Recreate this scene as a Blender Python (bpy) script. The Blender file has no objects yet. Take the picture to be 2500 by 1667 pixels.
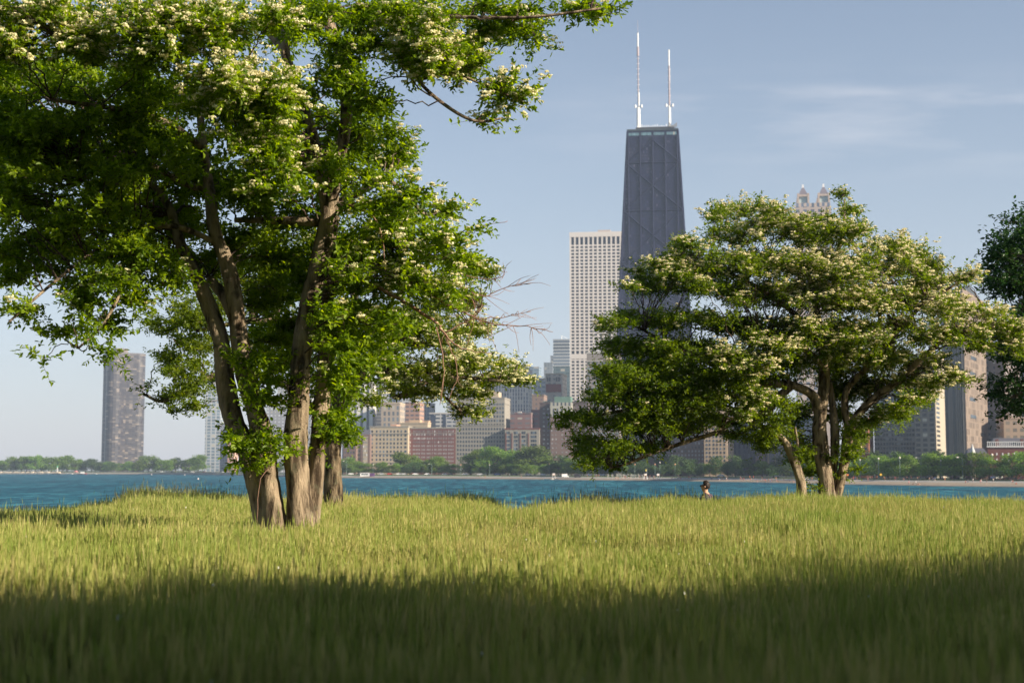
import bpy, bmesh, math, random
import numpy as np
from mathutils import Vector, Matrix
R = math.radians
random.seed(11)
rng = np.random.default_rng(7)
scene = bpy.context.scene
col = scene.collection

# ------------------------------------------------------------------ camera
F = 50.0 / 36.0 * 2500.0            # focal length in photo pixels (2500 wide)
HZ = 1144.0                         # horizon row
EYE = 1.25
PITCH = math.atan((HZ - 833.5) / F)
CP, SP = math.cos(PITCH), math.sin(PITCH)
K = 2500.0 / 2352.0

def at(x, y, D):
    """world point at photo pixel (2500 px frame) and depth D along +Y"""
    u = (x - 1250.0) / F; v = (833.5 - y) / F
    dy = CP - v * SP; dz = SP + v * CP
    t = D / dy
    return Vector((u * t, D, EYE + dz * t))
def atv(x, y, D):
    return at(x * K, y * K, D)
def gx(x, D):
    """world x on the ground at column x (photo px), depth D, taken at the horizon row"""
    return at(x, HZ, D).x

cd = bpy.data.cameras.new('camera'); cam = bpy.data.objects.new('camera', cd); col.objects.link(cam)
cd.sensor_width = 36; cd.lens = 50; cd.clip_start = 0.1; cd.clip_end = 20000
cam.location = (0, 0, EYE); cam.rotation_euler = (math.pi / 2 + PITCH, 0, 0)
cd.dof.use_dof = True; cd.dof.focus_distance = 24.0; cd.dof.aperture_fstop = 2.4
scene.camera = cam

# ------------------------------------------------------------------ helpers
def tag(o, label=None, cat=None, group=None, kind=None):
    if label: o['label'] = label
    if cat: o['category'] = cat
    if group: o['group'] = group
    if kind: o['kind'] = kind
    return o
def empty(name, loc=(0, 0, 0), rz=0.0):
    o = bpy.data.objects.new(name, None); col.objects.link(o)
    o.location = loc; o.rotation_euler = (0, 0, rz); o.empty_display_size = 0.3
    return o
def children(o): return [c for c in bpy.data.objects if c.parent == o]
def copy_tree(o, kids, loc, rz=0.0, sc=None):
    """kids: list of (child, [grandchildren])"""
    c = o.copy(); col.objects.link(c); c.location = loc; c.rotation_euler = (0, 0, rz)
    if sc: c.scale = sc
    for ch, gs in kids:
        d = ch.copy(); col.objects.link(d); d.parent = c
        for g in gs:
            e = g.copy(); col.objects.link(e); e.parent = d
    return c

class MB:
    """collects faces, builds ONE mesh object"""
    def __init__(s): s.V = []; s.T = []; s.Q = []; s.n = 0; s.rt = []; s.rq = []
    def add(s, V, T=None, Q=None, rt=None, rq=None):
        V = np.asarray(V, dtype=np.float64).reshape(-1, 3)
        if T is not None and len(T):
            T = np.asarray(T, dtype=np.int64).reshape(-1, 3); s.T.append(T + s.n)
            s.rt.append(np.zeros(len(T)) if rt is None else np.asarray(rt))
        if Q is not None and len(Q):
            Q = np.asarray(Q, dtype=np.int64).reshape(-1, 4); s.Q.append(Q + s.n)
            s.rq.append(np.zeros(len(Q)) if rq is None else np.asarray(rq))
        s.V.append(V); s.n += len(V)
    def box(s, x0, y0, z0, x1, y1, z1, top=None):
        """top: optional (tx,ty) scale of the top face about the centre"""
        a = np.array([[x0,y0,z0],[x1,y0,z0],[x1,y1,z0],[x0,y1,z0],[x0,y0,z1],[x1,y0,z1],[x1,y1,z1],[x0,y1,z1]], float)
        if top is not None:
            cx, cy = (x0+x1)/2, (y0+y1)/2
            a[4:,0] = cx + (a[4:,0]-cx)*top[0]; a[4:,1] = cy + (a[4:,1]-cy)*top[1]
        s.add(a, Q=[[0,3,2,1],[4,5,6,7],[0,1,5,4],[1,2,6,5],[2,3,7,6],[3,0,4,7]])
    def prism(s, poly, z0, z1, sc=1.0):
        n = len(poly); p = np.array(poly, float); c = p.mean(0)
        lo = np.c_[p, np.full(n, z0)]; hi = np.c_[c + (p-c)*sc, np.full(n, z1)]
        V = np.r_[lo, hi, [[c[0], c[1], z1]], [[c[0], c[1], z0]]]
        Q = [[i, (i+1)%n, n+(i+1)%n, n+i] for i in range(n)]
        T = [[n+i, n+(i+1)%n, 2*n] for i in range(n)] + [[(i+1)%n, i, 2*n+1] for i in range(n)]
        s.add(V, T=T, Q=Q)
    def tube(s, P, Rr, n=6, cap=True, wob=0.0):
        P = np.asarray(P, float); Rr = np.asarray(Rr, float); m = len(P)
        t = np.gradient(P, axis=0); t /= np.linalg.norm(t, axis=1)[:, None] + 1e-9
        ref = np.array([0.31, 0.95, 0.05]) if abs(t[0][1]) < 0.8 else np.array([1.0, 0.1, 0.0])
        a = np.cross(t, ref); a /= np.linalg.norm(a, axis=1)[:, None] + 1e-9
        b = np.cross(t, a)
        ang = np.linspace(0, 2*np.pi, n, endpoint=False)
        rr = Rr[:, None] * np.ones(n)[None, :]
        if wob:
            ph = rng.uniform(0, 6.28, 4)
            z = np.arange(m)[:, None]
            rr = rr * (1 + wob*(np.sin(ang*2+ph[0]+z*0.35) + .7*np.sin(ang*3+ph[1]-z*.21) + .6*np.sin(ang*5+ph[2]+z*.5) + .5*rng.standard_normal((m, n))))
        V = P[:, None, :] + rr[:, :, None]*(np.cos(ang)[None, :, None]*a[:, None, :] + np.sin(ang)[None, :, None]*b[:, None, :])
        V = V.reshape(-1, 3)
        i = np.arange(m-1)[:, None]*n; j = np.arange(n)[None, :]; j2 = (j+1) % n
        Q = np.stack([i+j, i+j2, i+n+j2, i+n+j], -1).reshape(-1, 4)
        T = []
        if cap:
            V = np.r_[V, P[:1], P[-1:]]; e = m*n
            T = [[(k+1)%n, k, e] for k in range(n)] + [[(m-1)*n+k, (m-1)*n+(k+1)%n, e+1] for k in range(n)]
        s.add(V, T=T, Q=Q)
    def bar(s, p, q, r, n=4): s.tube([p, q], [r, r], n)
    def build(s, name, mat, parent=None, smooth=False, attr=False):
        V = np.concatenate(s.V) if s.V else np.zeros((0, 3))
        T = np.concatenate(s.T) if s.T else np.zeros((0, 3), int)
        Q = np.concatenate(s.Q) if s.Q else np.zeros((0, 4), int)
        me = bpy.data.meshes.new(name)
        nt, nq = len(T), len(Q)
        me.vertices.add(len(V)); me.vertices.foreach_set('co', V.astype(np.float32).ravel())
        me.loops.add(nt*3+nq*4); me.loops.foreach_set('vertex_index', np.r_[T.ravel(), Q.ravel()].astype(np.int32))
        me.polygons.add(nt+nq)
        me.polygons.foreach_set('loop_start', np.r_[np.arange(nt)*3, nt*3+np.arange(nq)*4].astype(np.int32))
        me.polygons.foreach_set('use_smooth', np.full(nt+nq, bool(smooth)))
        me.update(calc_edges=True)
        if attr:
            at_ = me.attributes.new('rnd', 'FLOAT', 'FACE')
            r = np.r_[np.concatenate(s.rt) if s.rt else [], np.concatenate(s.rq) if s.rq else []]
            at_.data.foreach_set('value', r.astype(np.float32))
        me.validate(clean_customdata=False)
        if mat: me.materials.append(mat)
        o = bpy.data.objects.new(name, me); col.objects.link(o)
        if parent: o.parent = parent
        return o

# ------------------------------------------------------------------ materials
class N:
    def __init__(s, name):
        s.m = bpy.data.materials.new(name); s.m.use_nodes = True
        s.t = s.m.node_tree; s.n = s.t.nodes; s.n.clear()
        s.out = s.n.new('ShaderNodeOutputMaterial')
    def new(s, t, **kw):
        n = s.n.new(t)
        for k, v in kw.items(): setattr(n, k, v)
        return n
    def l(s, a, b): s.t.links.new(a, b)
    def math(s, op, a, b=None, c=None):
        n = s.n.new('ShaderNodeMath'); n.operation = op
        for i, v in enumerate((a, b, c)):
            if v is None: continue
            if hasattr(v, 'is_linked') or hasattr(v, 'links'): s.l(v, n.inputs[i])
            else: n.inputs[i].default_value = v
        return n.outputs[0]
    def mix(s, f, a, b):
        n = s.n.new('ShaderNodeMix'); n.data_type = 'RGBA'
        for sock, v in ((n.inputs[0], f), (n.inputs[6], a), (n.inputs[7], b)):
            if hasattr(v, 'links'): s.l(v, sock)
            elif isinstance(v, (int, float)): sock.default_value = v
            else: sock.default_value = (*v, 1)
        return n.outputs[2]
    def noise(s, vec, scale, detail=3, rough=.5):
        n = s.n.new('ShaderNodeTexNoise'); n.inputs['Scale'].default_value = scale
        n.inputs['Detail'].default_value = detail; n.inputs['Roughness'].default_value = rough
        if vec is not None: s.l(vec, n.inputs['Vector'])
        return n.outputs['Fac']
    def ramp(s, f, stops):
        n = s.n.new('ShaderNodeValToRGB'); e = n.color_ramp.elements
        e[0].position, e[0].color = stops[0][0], (*stops[0][1], 1)
        e[1].position, e[1].color = stops[-1][0], (*stops[-1][1], 1)
        for p, c in stops[1:-1]:
            k = e.new(p); k.color = (*c, 1)
        s.l(f, n.inputs[0]); return n.outputs[0]
    def bsdf(s, colr, rough=.8, spec=.3, metal=0.0, normal=None):
        b = s.n.new('ShaderNodeBsdfPrincipled')
        if hasattr(colr, 'links'): s.l(colr, b.inputs['Base Color'])
        else: b.inputs['Base Color'].default_value = (*colr, 1)
        if hasattr(rough, 'links'): s.l(rough, b.inputs['Roughness'])
        else: b.inputs['Roughness'].default_value = rough
        b.inputs['Specular IOR Level'].default_value = spec; b.inputs['Metallic'].default_value = metal
        if normal is not None: s.l(normal, b.inputs['Normal'])
        return b
    def bump(s, h, strength, dist):
        n = s.n.new('ShaderNodeBump'); n.inputs['Strength'].default_value = strength; n.inputs['Distance'].default_value = dist
        s.l(h, n.inputs['Height']); return n.outputs[0]
    def done(s, b): s.l(b.outputs[0], s.out.inputs['Surface']); return s.m

MC = {}
def plain(name, c, rough=.8, spec=.3, metal=0.0, var=0.18, scale=0.35):
    """a painted / stone / metal surface with soft uneven staining"""
    if name in MC: return MC[name]
    n = N(name); tc = n.new('ShaderNodeTexCoord')
    f = n.noise(tc.outputs['Object'], scale, 5, .6)
    cc = n.mix(f, tuple(v*(1-var) for v in c), tuple(min(1, v*(1+var)) for v in c))
    MC[name] = n.done(n.bsdf(cc, rough, spec, metal)); return MC[name]

def facade(name, wall, glass, bw, fh, wf=.6, hf=.55, blind=.25, blindc=(.45,.43,.38), rough=.75, ox=0.0, oz=0.0, band=None, gspec=.6, grough=.25):
    """wall with a grid of windows in object space: bw bay width, fh floor height (m)"""
    if name in MC: return MC[name]
    n = N(name); tc = n.new('ShaderNodeTexCoord')
    sp = n.new('ShaderNodeSeparateXYZ'); n.l(tc.outputs['Object'], sp.inputs[0])
    sn = n.new('ShaderNodeSeparateXYZ'); n.l(tc.outputs['Normal'], sn.inputs[0])
    ny = n.math('GREATER_THAN', n.math('ABSOLUTE', sn.outputs[1]), .7)
    nz = n.math('LESS_THAN', n.math('ABSOLUTE', sn.outputs[2]), .5)
    u = n.math('ADD', n.math('MULTIPLY', sp.outputs[0], ny), n.math('MULTIPLY', sp.outputs[1], n.math('SUBTRACT', 1.0, ny)))
    u = n.math('ADD', n.math('DIVIDE', u, bw), 1000.0 + ox)
    z = n.math('ADD', n.math('DIVIDE', sp.outputs[2], fh), 10.0 + oz)
    fu = n.math('FRACT', u); fz = n.math('FRACT', z)
    mu = n.math('LESS_THAN', n.math('ABSOLUTE', n.math('SUBTRACT', fu, .5)), wf/2)
    mz = n.math('LESS_THAN', n.math('ABSOLUTE', n.math('SUBTRACT', fz, .5)), hf/2)
    m = n.math('MULTIPLY', n.math('MULTIPLY', mu, mz), nz)
    cmb = n.new('ShaderNodeCombineXYZ'); n.l(n.math('FLOOR', u), cmb.inputs[0]); n.l(n.math('FLOOR', z), cmb.inputs[1]); n.l(ny, cmb.inputs[2])
    wn = n.new('ShaderNodeTexWhiteNoise'); wn.noise_dimensions = '3D'; n.l(cmb.outputs[0], wn.inputs['Vector'])
    isb = n.math('LESS_THAN', wn.outputs['Value'], blind)
    g2 = n.mix(wn.outputs['Value'], tuple(v*.6 for v in glass), tuple(v*1.5 for v in glass))
    g = n.mix(isb, g2, blindc)
    f = n.noise(tc.outputs['Object'], .12, 5, .65)
    w = n.mix(f, tuple(v*.85 for v in wall), tuple(min(1, v*1.12) for v in wall))
    if band:
        bz = n.math('LESS_THAN', fz, band[0]); w = n.mix(bz, w, band[1])
    c = n.mix(m, w, g)
    r = n.math('ADD', n.math('MULTIPLY', m, grough - rough), rough)
    b = n.bsdf(c, r, gspec)
    MC[name] = n.done(b); return MC[name]

def glassmat(name, c, rough=.15):
    if name in MC: return MC[name]
    n = N(name); oi = n.new('ShaderNodeObjectInfo')
    cc = n.ramp(oi.outputs['Random'], [(0, tuple(v*.5 for v in c)), (.6, c), (.8, tuple(v*1.8 for v in c)), (1, tuple(min(1, v*3.2) for v in c))])
    MC[name] = n.done(n.bsdf(cc, rough, .6)); return MC[name]

def leafmat(name, c1, c2, c3, trans=.45, rough=.4, spec=.35, spread=.0):
    n = N(name); a = n.new('ShaderNodeAttribute'); a.attribute_name = 'rnd'
    oi = n.new('ShaderNodeObjectInfo')
    c = n.ramp(a.outputs['Fac'], [(0, c1), (.5, c2), (1, c3)])
    hs = n.new('ShaderNodeHueSaturation'); n.l(c, hs.inputs['Color'])
    n.l(n.math('ADD', n.math('MULTIPLY', oi.outputs['Random'], spread), 1-spread/2), hs.inputs['Value'])
    n.l(n.math('ADD', n.math('MULTIPLY', oi.outputs['Random'], .02), .49), hs.inputs['Hue'])
    b = n.bsdf(hs.outputs[0], rough, spec)
    tr = n.new('ShaderNodeBsdfTranslucent')
    tcx = n.new('ShaderNodeHueSaturation'); n.l(hs.outputs[0], tcx.inputs['Color']); tcx.inputs['Saturation'].default_value = 1.15; tcx.inputs['Value'].default_value = 2.0; tcx.inputs['Hue'].default_value = .485
    n.l(tcx.outputs[0], tr.inputs['Color'])
    mx = n.new('ShaderNodeMixShader'); mx.inputs[0].default_value = trans
    n.l(b.outputs[0], mx.inputs[1]); n.l(tr.outputs[0], mx.inputs[2])
    n.l(mx.outputs[0], n.out.inputs['Surface']); return n.m

def barkmat(name, c1, c2, sc=6.0, strength=.9, dist=.04):
    n = N(name); tc = n.new('ShaderNodeTexCoord')
    mp = n.new('ShaderNodeMapping'); n.l(tc.outputs['Object'], mp.inputs[0]); mp.inputs['Scale'].default_value = (1, 1, .22)
    a = n.noise(mp.outputs[0], sc*2.2, 8, .7)
    vor = n.new('ShaderNodeTexVoronoi'); vor.inputs['Scale'].default_value = sc*1.6; n.l(mp.outputs[0], vor.inputs['Vector'])
    h = n.math('ADD', n.math('MULTIPLY', a, .8), n.math('MULTIPLY', vor.outputs['Distance'], .45))
    knot = n.ramp(n.noise(tc.outputs['Object'], 3.3, 2, .5), [(.66, (0, 0, 0)), (.72, (1, 1, 1))])
    big = n.noise(tc.outputs['Object'], 1.4, 3)
    lich = n.ramp(n.noise(tc.outputs['Object'], 5, 5, .7), [(.52, (0, 0, 0)), (.62, (1, 1, 1))])
    c = n.ramp(h, [(.44, tuple(v*.6 for v in c1)), (.53, c1), (.61, tuple((p+q)/2 for p, q in zip(c1, c2))), (.76, c2)])
    c = n.mix(n.math('MULTIPLY', knot, .8), c, tuple(v*.35 for v in c1))
    c = n.mix(n.math('MULTIPLY', big, .5), c, tuple(v*.55 for v in c1))
    c = n.mix(n.math('MULTIPLY', lich, .25), c, (.22, .23, .15))
    return n.done(n.bsdf(c, .92, .15, normal=n.bump(h, strength, dist)))

# ------------------------------------------------------------------ light and sky
SUN_EL, SUN_BK = 23.0, 25.0
sv = Vector((math.cos(R(SUN_EL))*math.cos(R(SUN_BK)), -math.cos(R(SUN_EL))*math.sin(R(SUN_BK)), math.sin(R(SUN_EL))))
ld = bpy.data.lights.new('sun', 'SUN'); ld.energy = 5.0; ld.angle = R(.55); ld.color = (1.0, .87, .68)
lo = bpy.data.objects.new('sun', ld); col.objects.link(lo); lo.rotation_euler = sv.to_track_quat('Z', 'Y').to_euler()
w = bpy.data.worlds.new('World'); scene.world = w; w.use_nodes = True
wt = w.node_tree; wn = wt.nodes; wn.clear()
wo = wn.new('ShaderNodeOutputWorld'); bg = wn.new('ShaderNodeBackground'); wt.links.new(bg.outputs[0], wo.inputs[0])
sky = wn.new('ShaderNodeTexSky'); sky.sky_type = 'NISHITA'; sky.sun_disc = False
sky.sun_elevation = R(SUN_EL); sky.sun_rotation = R(90+SUN_BK); sky.air_density = 1.0; sky.dust_density = .7; sky.ozone_density = 2.0; sky.altitude = 180
bg.inputs[1].default_value = .059
# thin cirrus streaks, laid out on the sky's own directions
tc = wn.new('ShaderNodeTexCoord'); sep = wn.new('ShaderNodeSeparateXYZ'); wt.links.new(tc.outputs['Generated'], sep.inputs[0])
def wm(op, a, b=None):
    n = wn.new('ShaderNodeMath'); n.operation = op
    for i, v in enumerate((a, b)):
        if v is None: continue
        if hasattr(v, 'links'): wt.links.new(v, n.inputs[i])
        else: n.inputs[i].default_value = v
    return n.outputs[0]
az = wm('DIVIDE', sep.outputs[0], sep.outputs[1]); el = wm('DIVIDE', sep.outputs[2], sep.outputs[1])
cb = wn.new('ShaderNodeCombineXYZ'); wt.links.new(wm('MULTIPLY', az, 5.0), cb.inputs[0]); wt.links.new(wm('MULTIPLY', el, 30.0), cb.inputs[1])
nz = wn.new('ShaderNodeTexNoise'); nz.inputs['Scale'].default_value = 2.0; nz.inputs['Detail'].default_value = 6; wt.links.new(cb.outputs[0], nz.inputs[0])
nz2 = wn.new('ShaderNodeTexNoise'); nz2.inputs['Scale'].default_value = .9; nz2.inputs['Detail'].default_value = 3; wt.links.new(cb.outputs[0], nz2.inputs[0])
def bump_(x, c, wd):   # soft bump centred c
    d = wm('DIVIDE', wm('SUBTRACT', x, c), wd); return wm('POWER', 2.718, wm('MULTIPLY', wm('MULTIPLY', d, d), -1.0))
line = wm('ADD', .268, wm('MULTIPLY', wm('SUBTRACT', nz2.outputs['Fac'], .5), .02))
streak = wm('MULTIPLY', wm('MULTIPLY', bump_(el, line, .0055), wm('MAXIMUM', wm('MULTIPLY', wm('SUBTRACT', nz.outputs['Fac'], .34), 4.5), 0.0)), wm('MULTIPLY', wm('MINIMUM', wm('MAXIMUM', wm('MULTIPLY', wm('SUBTRACT', az, .04), 2.5), 0.0), 1.0), .22))
veil = wm('MULTIPLY', bump_(el, .245, .03), wm('MULTIPLY', wm('MAXIMUM', wm('SUBTRACT', nz.outputs['Fac'], .42), 0.0), .8))
fac = wm('MINIMUM', wm('MULTIPLY', wm('GREATER_THAN', sep.outputs[1], .05), wm('ADD', streak, wm('MULTIPLY', veil, wm('MINIMUM', wm('MAXIMUM', wm('MULTIPLY', wm('ADD', az, .05), 4.0), 0.0), 1.0)))), .6)
mx = wn.new('ShaderNodeMix'); mx.data_type = 'RGBA'; wt.links.new(fac, mx.inputs[0]); wt.links.new(sky.outputs[0], mx.inputs[6]); mx.inputs[7].default_value = (7.5, 7.6, 8.0, 1)
hzf = wm('MULTIPLY', wm('POWER', 2.718, wm('MULTIPLY', wm('MAXIMUM', sep.outputs[2], 0.0), -5.0)), .75)
hm2 = wn.new('ShaderNodeMix'); hm2.data_type = 'RGBA'; wt.links.new(hzf, hm2.inputs[0]); wt.links.new(mx.outputs[2], hm2.inputs[6]); hm2.inputs[7].default_value = (4.3, 4.75, 5.7, 1)
mx = hm2
tn = wn.new('ShaderNodeMix'); tn.data_type = 'RGBA'; tn.blend_type = 'MULTIPLY'; tn.inputs[0].default_value = 1; wt.links.new(mx.outputs[2], tn.inputs[6]); tn.inputs[7].default_value = (1.20, 1.12, 1.06, 1); wt.links.new(tn.outputs[2], bg.inputs[0])

scene.view_settings.view_transform = 'Standard'; scene.view_settings.look = 'None'
scene.view_settings.exposure = 1.1; scene.view_settings.gamma = 1.0
scene.render.engine = 'CYCLES'
cy = scene.cycles
cy.max_bounces = 6; cy.diffuse_bounces = 3; cy.glossy_bounces = 2; cy.transmission_bounces = 4; cy.transparent_max_bounces = 8; cy.volume_bounces = 0
cy.caustics_reflective = False; cy.caustics_refractive = False
cy.use_denoising = True
#@@HAZE
# ------------------------------------------------------------------ haze (real air)
hz = MB(); hz.box(-4700, -220, -12.0, 4700, 5000, 505)
hn = N('haze_air'); pv = hn.new('ShaderNodeVolumePrincipled')
pv.inputs['Color'].default_value = (.60, .75, 1.0, 1); pv.inputs['Density'].default_value = .000092; pv.inputs['Anisotropy'].default_value = .0
hn.l(pv.outputs[0], hn.out.inputs['Volume'])
ho = hz.build('haze', hn.m); tag(ho, 'pale bluish haze filling the air over the lake and city', 'haze', kind='stuff')
#@@TERRAIN
# ------------------------------------------------------------------ terrain, water, far shore
CX = np.array([-900, 0, 200, 300, 370, 520, 620, 860, 1160, 1215, 1275, 1400, 1700, 1800, 2100, 2280, 2500, 3400], float)
CH = np.array([-.1, -.12, -.08, .0, .16, .14, .02, .08, .03, -.14, -.14, .0, .03, .10, .08, -.05, -.12, -.1], float)
CD = np.array([32, 31, 31, 33, 36, 36, 35, 36, 35, 32, 32, 34, 35, 36, 36, 36, 36, 36], float)
def ground_h(x, y):
    x = np.asarray(x, float); y = np.asarray(y, float)
    ys = np.maximum(y, 12.0)
    s = 1250 + x/ys*F
    hc = np.interp(s, CX, CH); dc = np.interp(s, CX, CD)
    t = np.clip((y-20)/(dc-20-1), 0, 1); h = (hc-.05)*t*t*(3-2*t)
    d = np.maximum(y-dc, 0); h = h - .42*d*d/(d+2.5)
    h += .03*np.sin(x*.9+1)*np.sin(y*.7) + .02*np.sin(x*2.1)*np.cos(y*1.7+.5)
    return np.maximum(h, -9.5)
def meadow():
    xs = np.r_[np.linspace(-500, -60, 12), np.linspace(-55, 55, 221), np.linspace(60, 500, 12)]
    ys = np.r_[np.linspace(-200, -10, 12), np.linspace(-8, 60, 171)]
    X, Y = np.meshgrid(xs, ys); Z = ground_h(X, Y)
    V = np.c_[X.ravel(), Y.ravel(), Z.ravel()]; nx = len(xs)
    i, j = np.meshgrid(np.arange(len(ys)-1), np.arange(nx-1), indexing='ij'); a = (i*nx+j).ravel()
    m = MB(); m.add(V, Q=np.stack([a, a+1, a+nx+1, a+nx], -1))
    n = N('soil_turf'); g = n.new('ShaderNodeNewGeometry')
    f = n.noise(g.outputs['Position'], 2.5, 6, .7)
    c = n.ramp(f, [(.3, (.035, .05, .014)), (.55, (.07, .09, .025)), (.75, (.13, .12, .05))])
    o = m.build('meadow_ground', n.done(n.bsdf(c, .95, .1, normal=n.bump(f, .6, .1))), smooth=True)
    tag(o, kind='structure')
meadow()
WZ = EYE - 7.0
def water():
    n = N('lake_water_surface'); g = n.new('ShaderNodeNewGeometry')
    mp = n.new('ShaderNodeMapping'); n.l(g.outputs['Position'], mp.inputs[0]); mp.inputs['Scale'].default_value = (.42, 1.0, 1); mp.inputs['Rotation'].default_value = (0, 0, R(12))
    a = n.noise(mp.outputs[0], .55, 4, .6); b = n.noise(mp.outputs[0], .16, 3, .6); r_ = n.noise(mp.outputs[0], 2.4, 3, .6)
    m2 = n.new('ShaderNodeMapping'); n.l(g.outputs['Position'], m2.inputs[0]); m2.inputs['Scale'].default_value = (.30, .055, 1); m2.inputs['Rotation'].default_value = (0, 0, R(7))
    c1 = n.noise(m2.outputs[0], 1.0, 5, .72); c2 = n.noise(m2.outputs[0], .16, 3, .6)
    h = n.math('ADD', n.math('ADD', n.math('MULTIPLY', a, .45), n.math('MULTIPLY', b, 1.3)), n.math('MULTIPLY', r_, .08))
    cr = n.ramp(n.math('ADD', n.math('MULTIPLY', c1, .62), n.math('ADD', n.math('MULTIPLY', a, .2), n.math('MULTIPLY', c2, .18))), [(.42, (.001, .028, .056)), (.49, (.003, .068, .106)), (.53, (.010, .115, .160)), (.61, (.06, .25, .30))])
    m = MB(); m.add([[-4600, 38, WZ], [4600, 38, WZ], [4600, 4900, WZ], [-4600, 4900, WZ]], Q=[[0, 1, 2, 3]])
    bs = n.bsdf(cr, .5, .12, normal=n.bump(h, 1.0, 1.5)); bs.inputs['IOR'].default_value = 1.33
    tag(m.build('lake_water', n.done(bs)), kind='structure')
water()
SX = np.array([-2400, -600, 0, 180, 300, 500, 640, 800, 1100, 1400, 1600, 1850, 2000, 2200, 2500, 2900, 3600], float)
SD = np.array([2300, 2060, 1980, 1930, 1900, 1800, 1400, 1110, 1015, 900, 838, 736, 660, 600, 545, 490, 430], float)
SWD = np.array([8, 8, 8, 8, 10, 14, 8, 6, 12, 22, 26, 34, 40, 46, 50, 50, 50], float)
def shore(x): return float(np.interp(x, SX, SD))
def sandw(x): return float(np.interp(x, SX, SWD))
LAND = -3.5
def strips():
    xs = np.arange(-2400, 3601, 25.0); D0 = np.interp(xs, SX, SD); sw = np.interp(xs, SX, SWD)
    D0 = D0 + 3*np.sin(xs*.021) + 2*np.sin(xs*.057+1); u = (xs-1250)/F
    prof = [(0, WZ-1.2, -12), (1, WZ+.05, 0), (2, WZ+.75, sw*.45), (3, WZ+1.25, sw)]
    def strip(name, rows, mat):
        V = []; m = MB()
        for z, off in rows:
            D = D0+off; V.append(np.c_[u*D/CP*CP, D, np.full(len(xs), z)])
        n_ = len(xs); V = np.concatenate(V); Q = []
        for r in range(len(rows)-1):
            a = np.arange(n_-1)+r*n_; Q.append(np.stack([a, a+1, a+n_+1, a+n_], -1))
        m.add(V, Q=np.concatenate(Q)); return tag(m.build(name, mat, smooth=True), kind='structure')
    sand = N('beach_sand_surface'); g = sand.new('ShaderNodeNewGeometry')
    sf = sand.noise(g.outputs['Position'], .25, 6, .7)
    sp = sand.new('ShaderNodeSeparateXYZ'); sand.l(g.outputs['Position'], sp.inputs[0])
    wet = sand.ramp(sand.math('SUBTRACT', sp.outputs[2], WZ), [(.1, (.6, .6, .6)), (.35, (1, 1, 1))])
    sc = sand.ramp(sf, [(.3, (.22, .18, .14)), (.7, (.34, .285, .22))])
    mm = sand.new('ShaderNodeMix'); mm.data_type = 'RGBA'; mm.blend_type = 'MULTIPLY'; mm.inputs[0].default_value = 1; sand.l(sc, mm.inputs[6]); sand.l(wet, mm.inputs[7])
    strip('beach_sand', [(WZ-1.2, -12.0), (WZ+.02, 0.0), (WZ+.8, sw*.45), (WZ+1.1, sw)], sand.done(sand.bsdf(mm.outputs[2], .9, .2)))
    strip('promenade', [(WZ+1.1, sw), (LAND-.6, sw+8), (LAND-.5, sw+16)], plain('promenade_concrete', (.30, .29, .27), var=.2))
    lawn = N('shore_lawn_turf'); g = lawn.new('ShaderNodeNewGeometry')
    lf = lawn.noise(g.outputs['Position'], .08, 6, .7)
    strip('shore_lawn', [(LAND-.5, sw+16), (LAND-.1, sw+24), (LAND, sw+34)], lawn.done(lawn.bsdf(lawn.ramp(lf, [(.3, (.05, .09, .025)), (.7, (.12, .16, .05))]), .95, .1)))
    strip('shore_road', [(LAND, sw+34), (LAND+.02, sw+58)], plain('shore_road_asphalt', (.06, .06, .065), var=.25))
    D2 = 4850 - (D0+sw+58)
    strip('city_ground', [(LAND+.02, sw+58), (LAND+.02, D2)], plain('city_ground_paving', (.10, .12, .08), var=.3, scale=.01))
strips()
#@@BUILDINGS
# ------------------------------------------------------------------ buildings
GL = glassmat('window_glass', (.045, .06, .08))
GLW = glassmat('pale_window_glass', (.25, .26, .27), .3)
GLD = glassmat('dark_window_glass', (.02, .03, .04))
GK = gx(2250, 1000.0)/1000.0*F/1000.0
def solve(x0, xc, x1, D, th, depth, yref=HZ):
    """corner C at column xc depth D; front runs left to column x0, side runs back right to column x1"""
    th = R(th); q_ = 1/(CP-(833.5-yref)/F*SP)/(1/(CP-(833.5-HZ)/F*SP)); k0 = (x0-1250)/F*q_*GK; kc = (xc-1250)/F*q_*GK; k1 = (x1-1250)/F*q_*GK
    C = Vector((kc*D, D, LAND))
    a = (C.x - k0*D) / (math.cos(th) + k0*math.sin(th))
    b = depth
    if x1 > xc + .01:
        den = math.sin(th) - k1*math.cos(th)
        if den > .02: b = min(max((k1*D - C.x)/den, 6), 90)
    return C, th, a, b
def hpx(y, x, D): return at(x, y, D).z - LAND
REG = []
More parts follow.
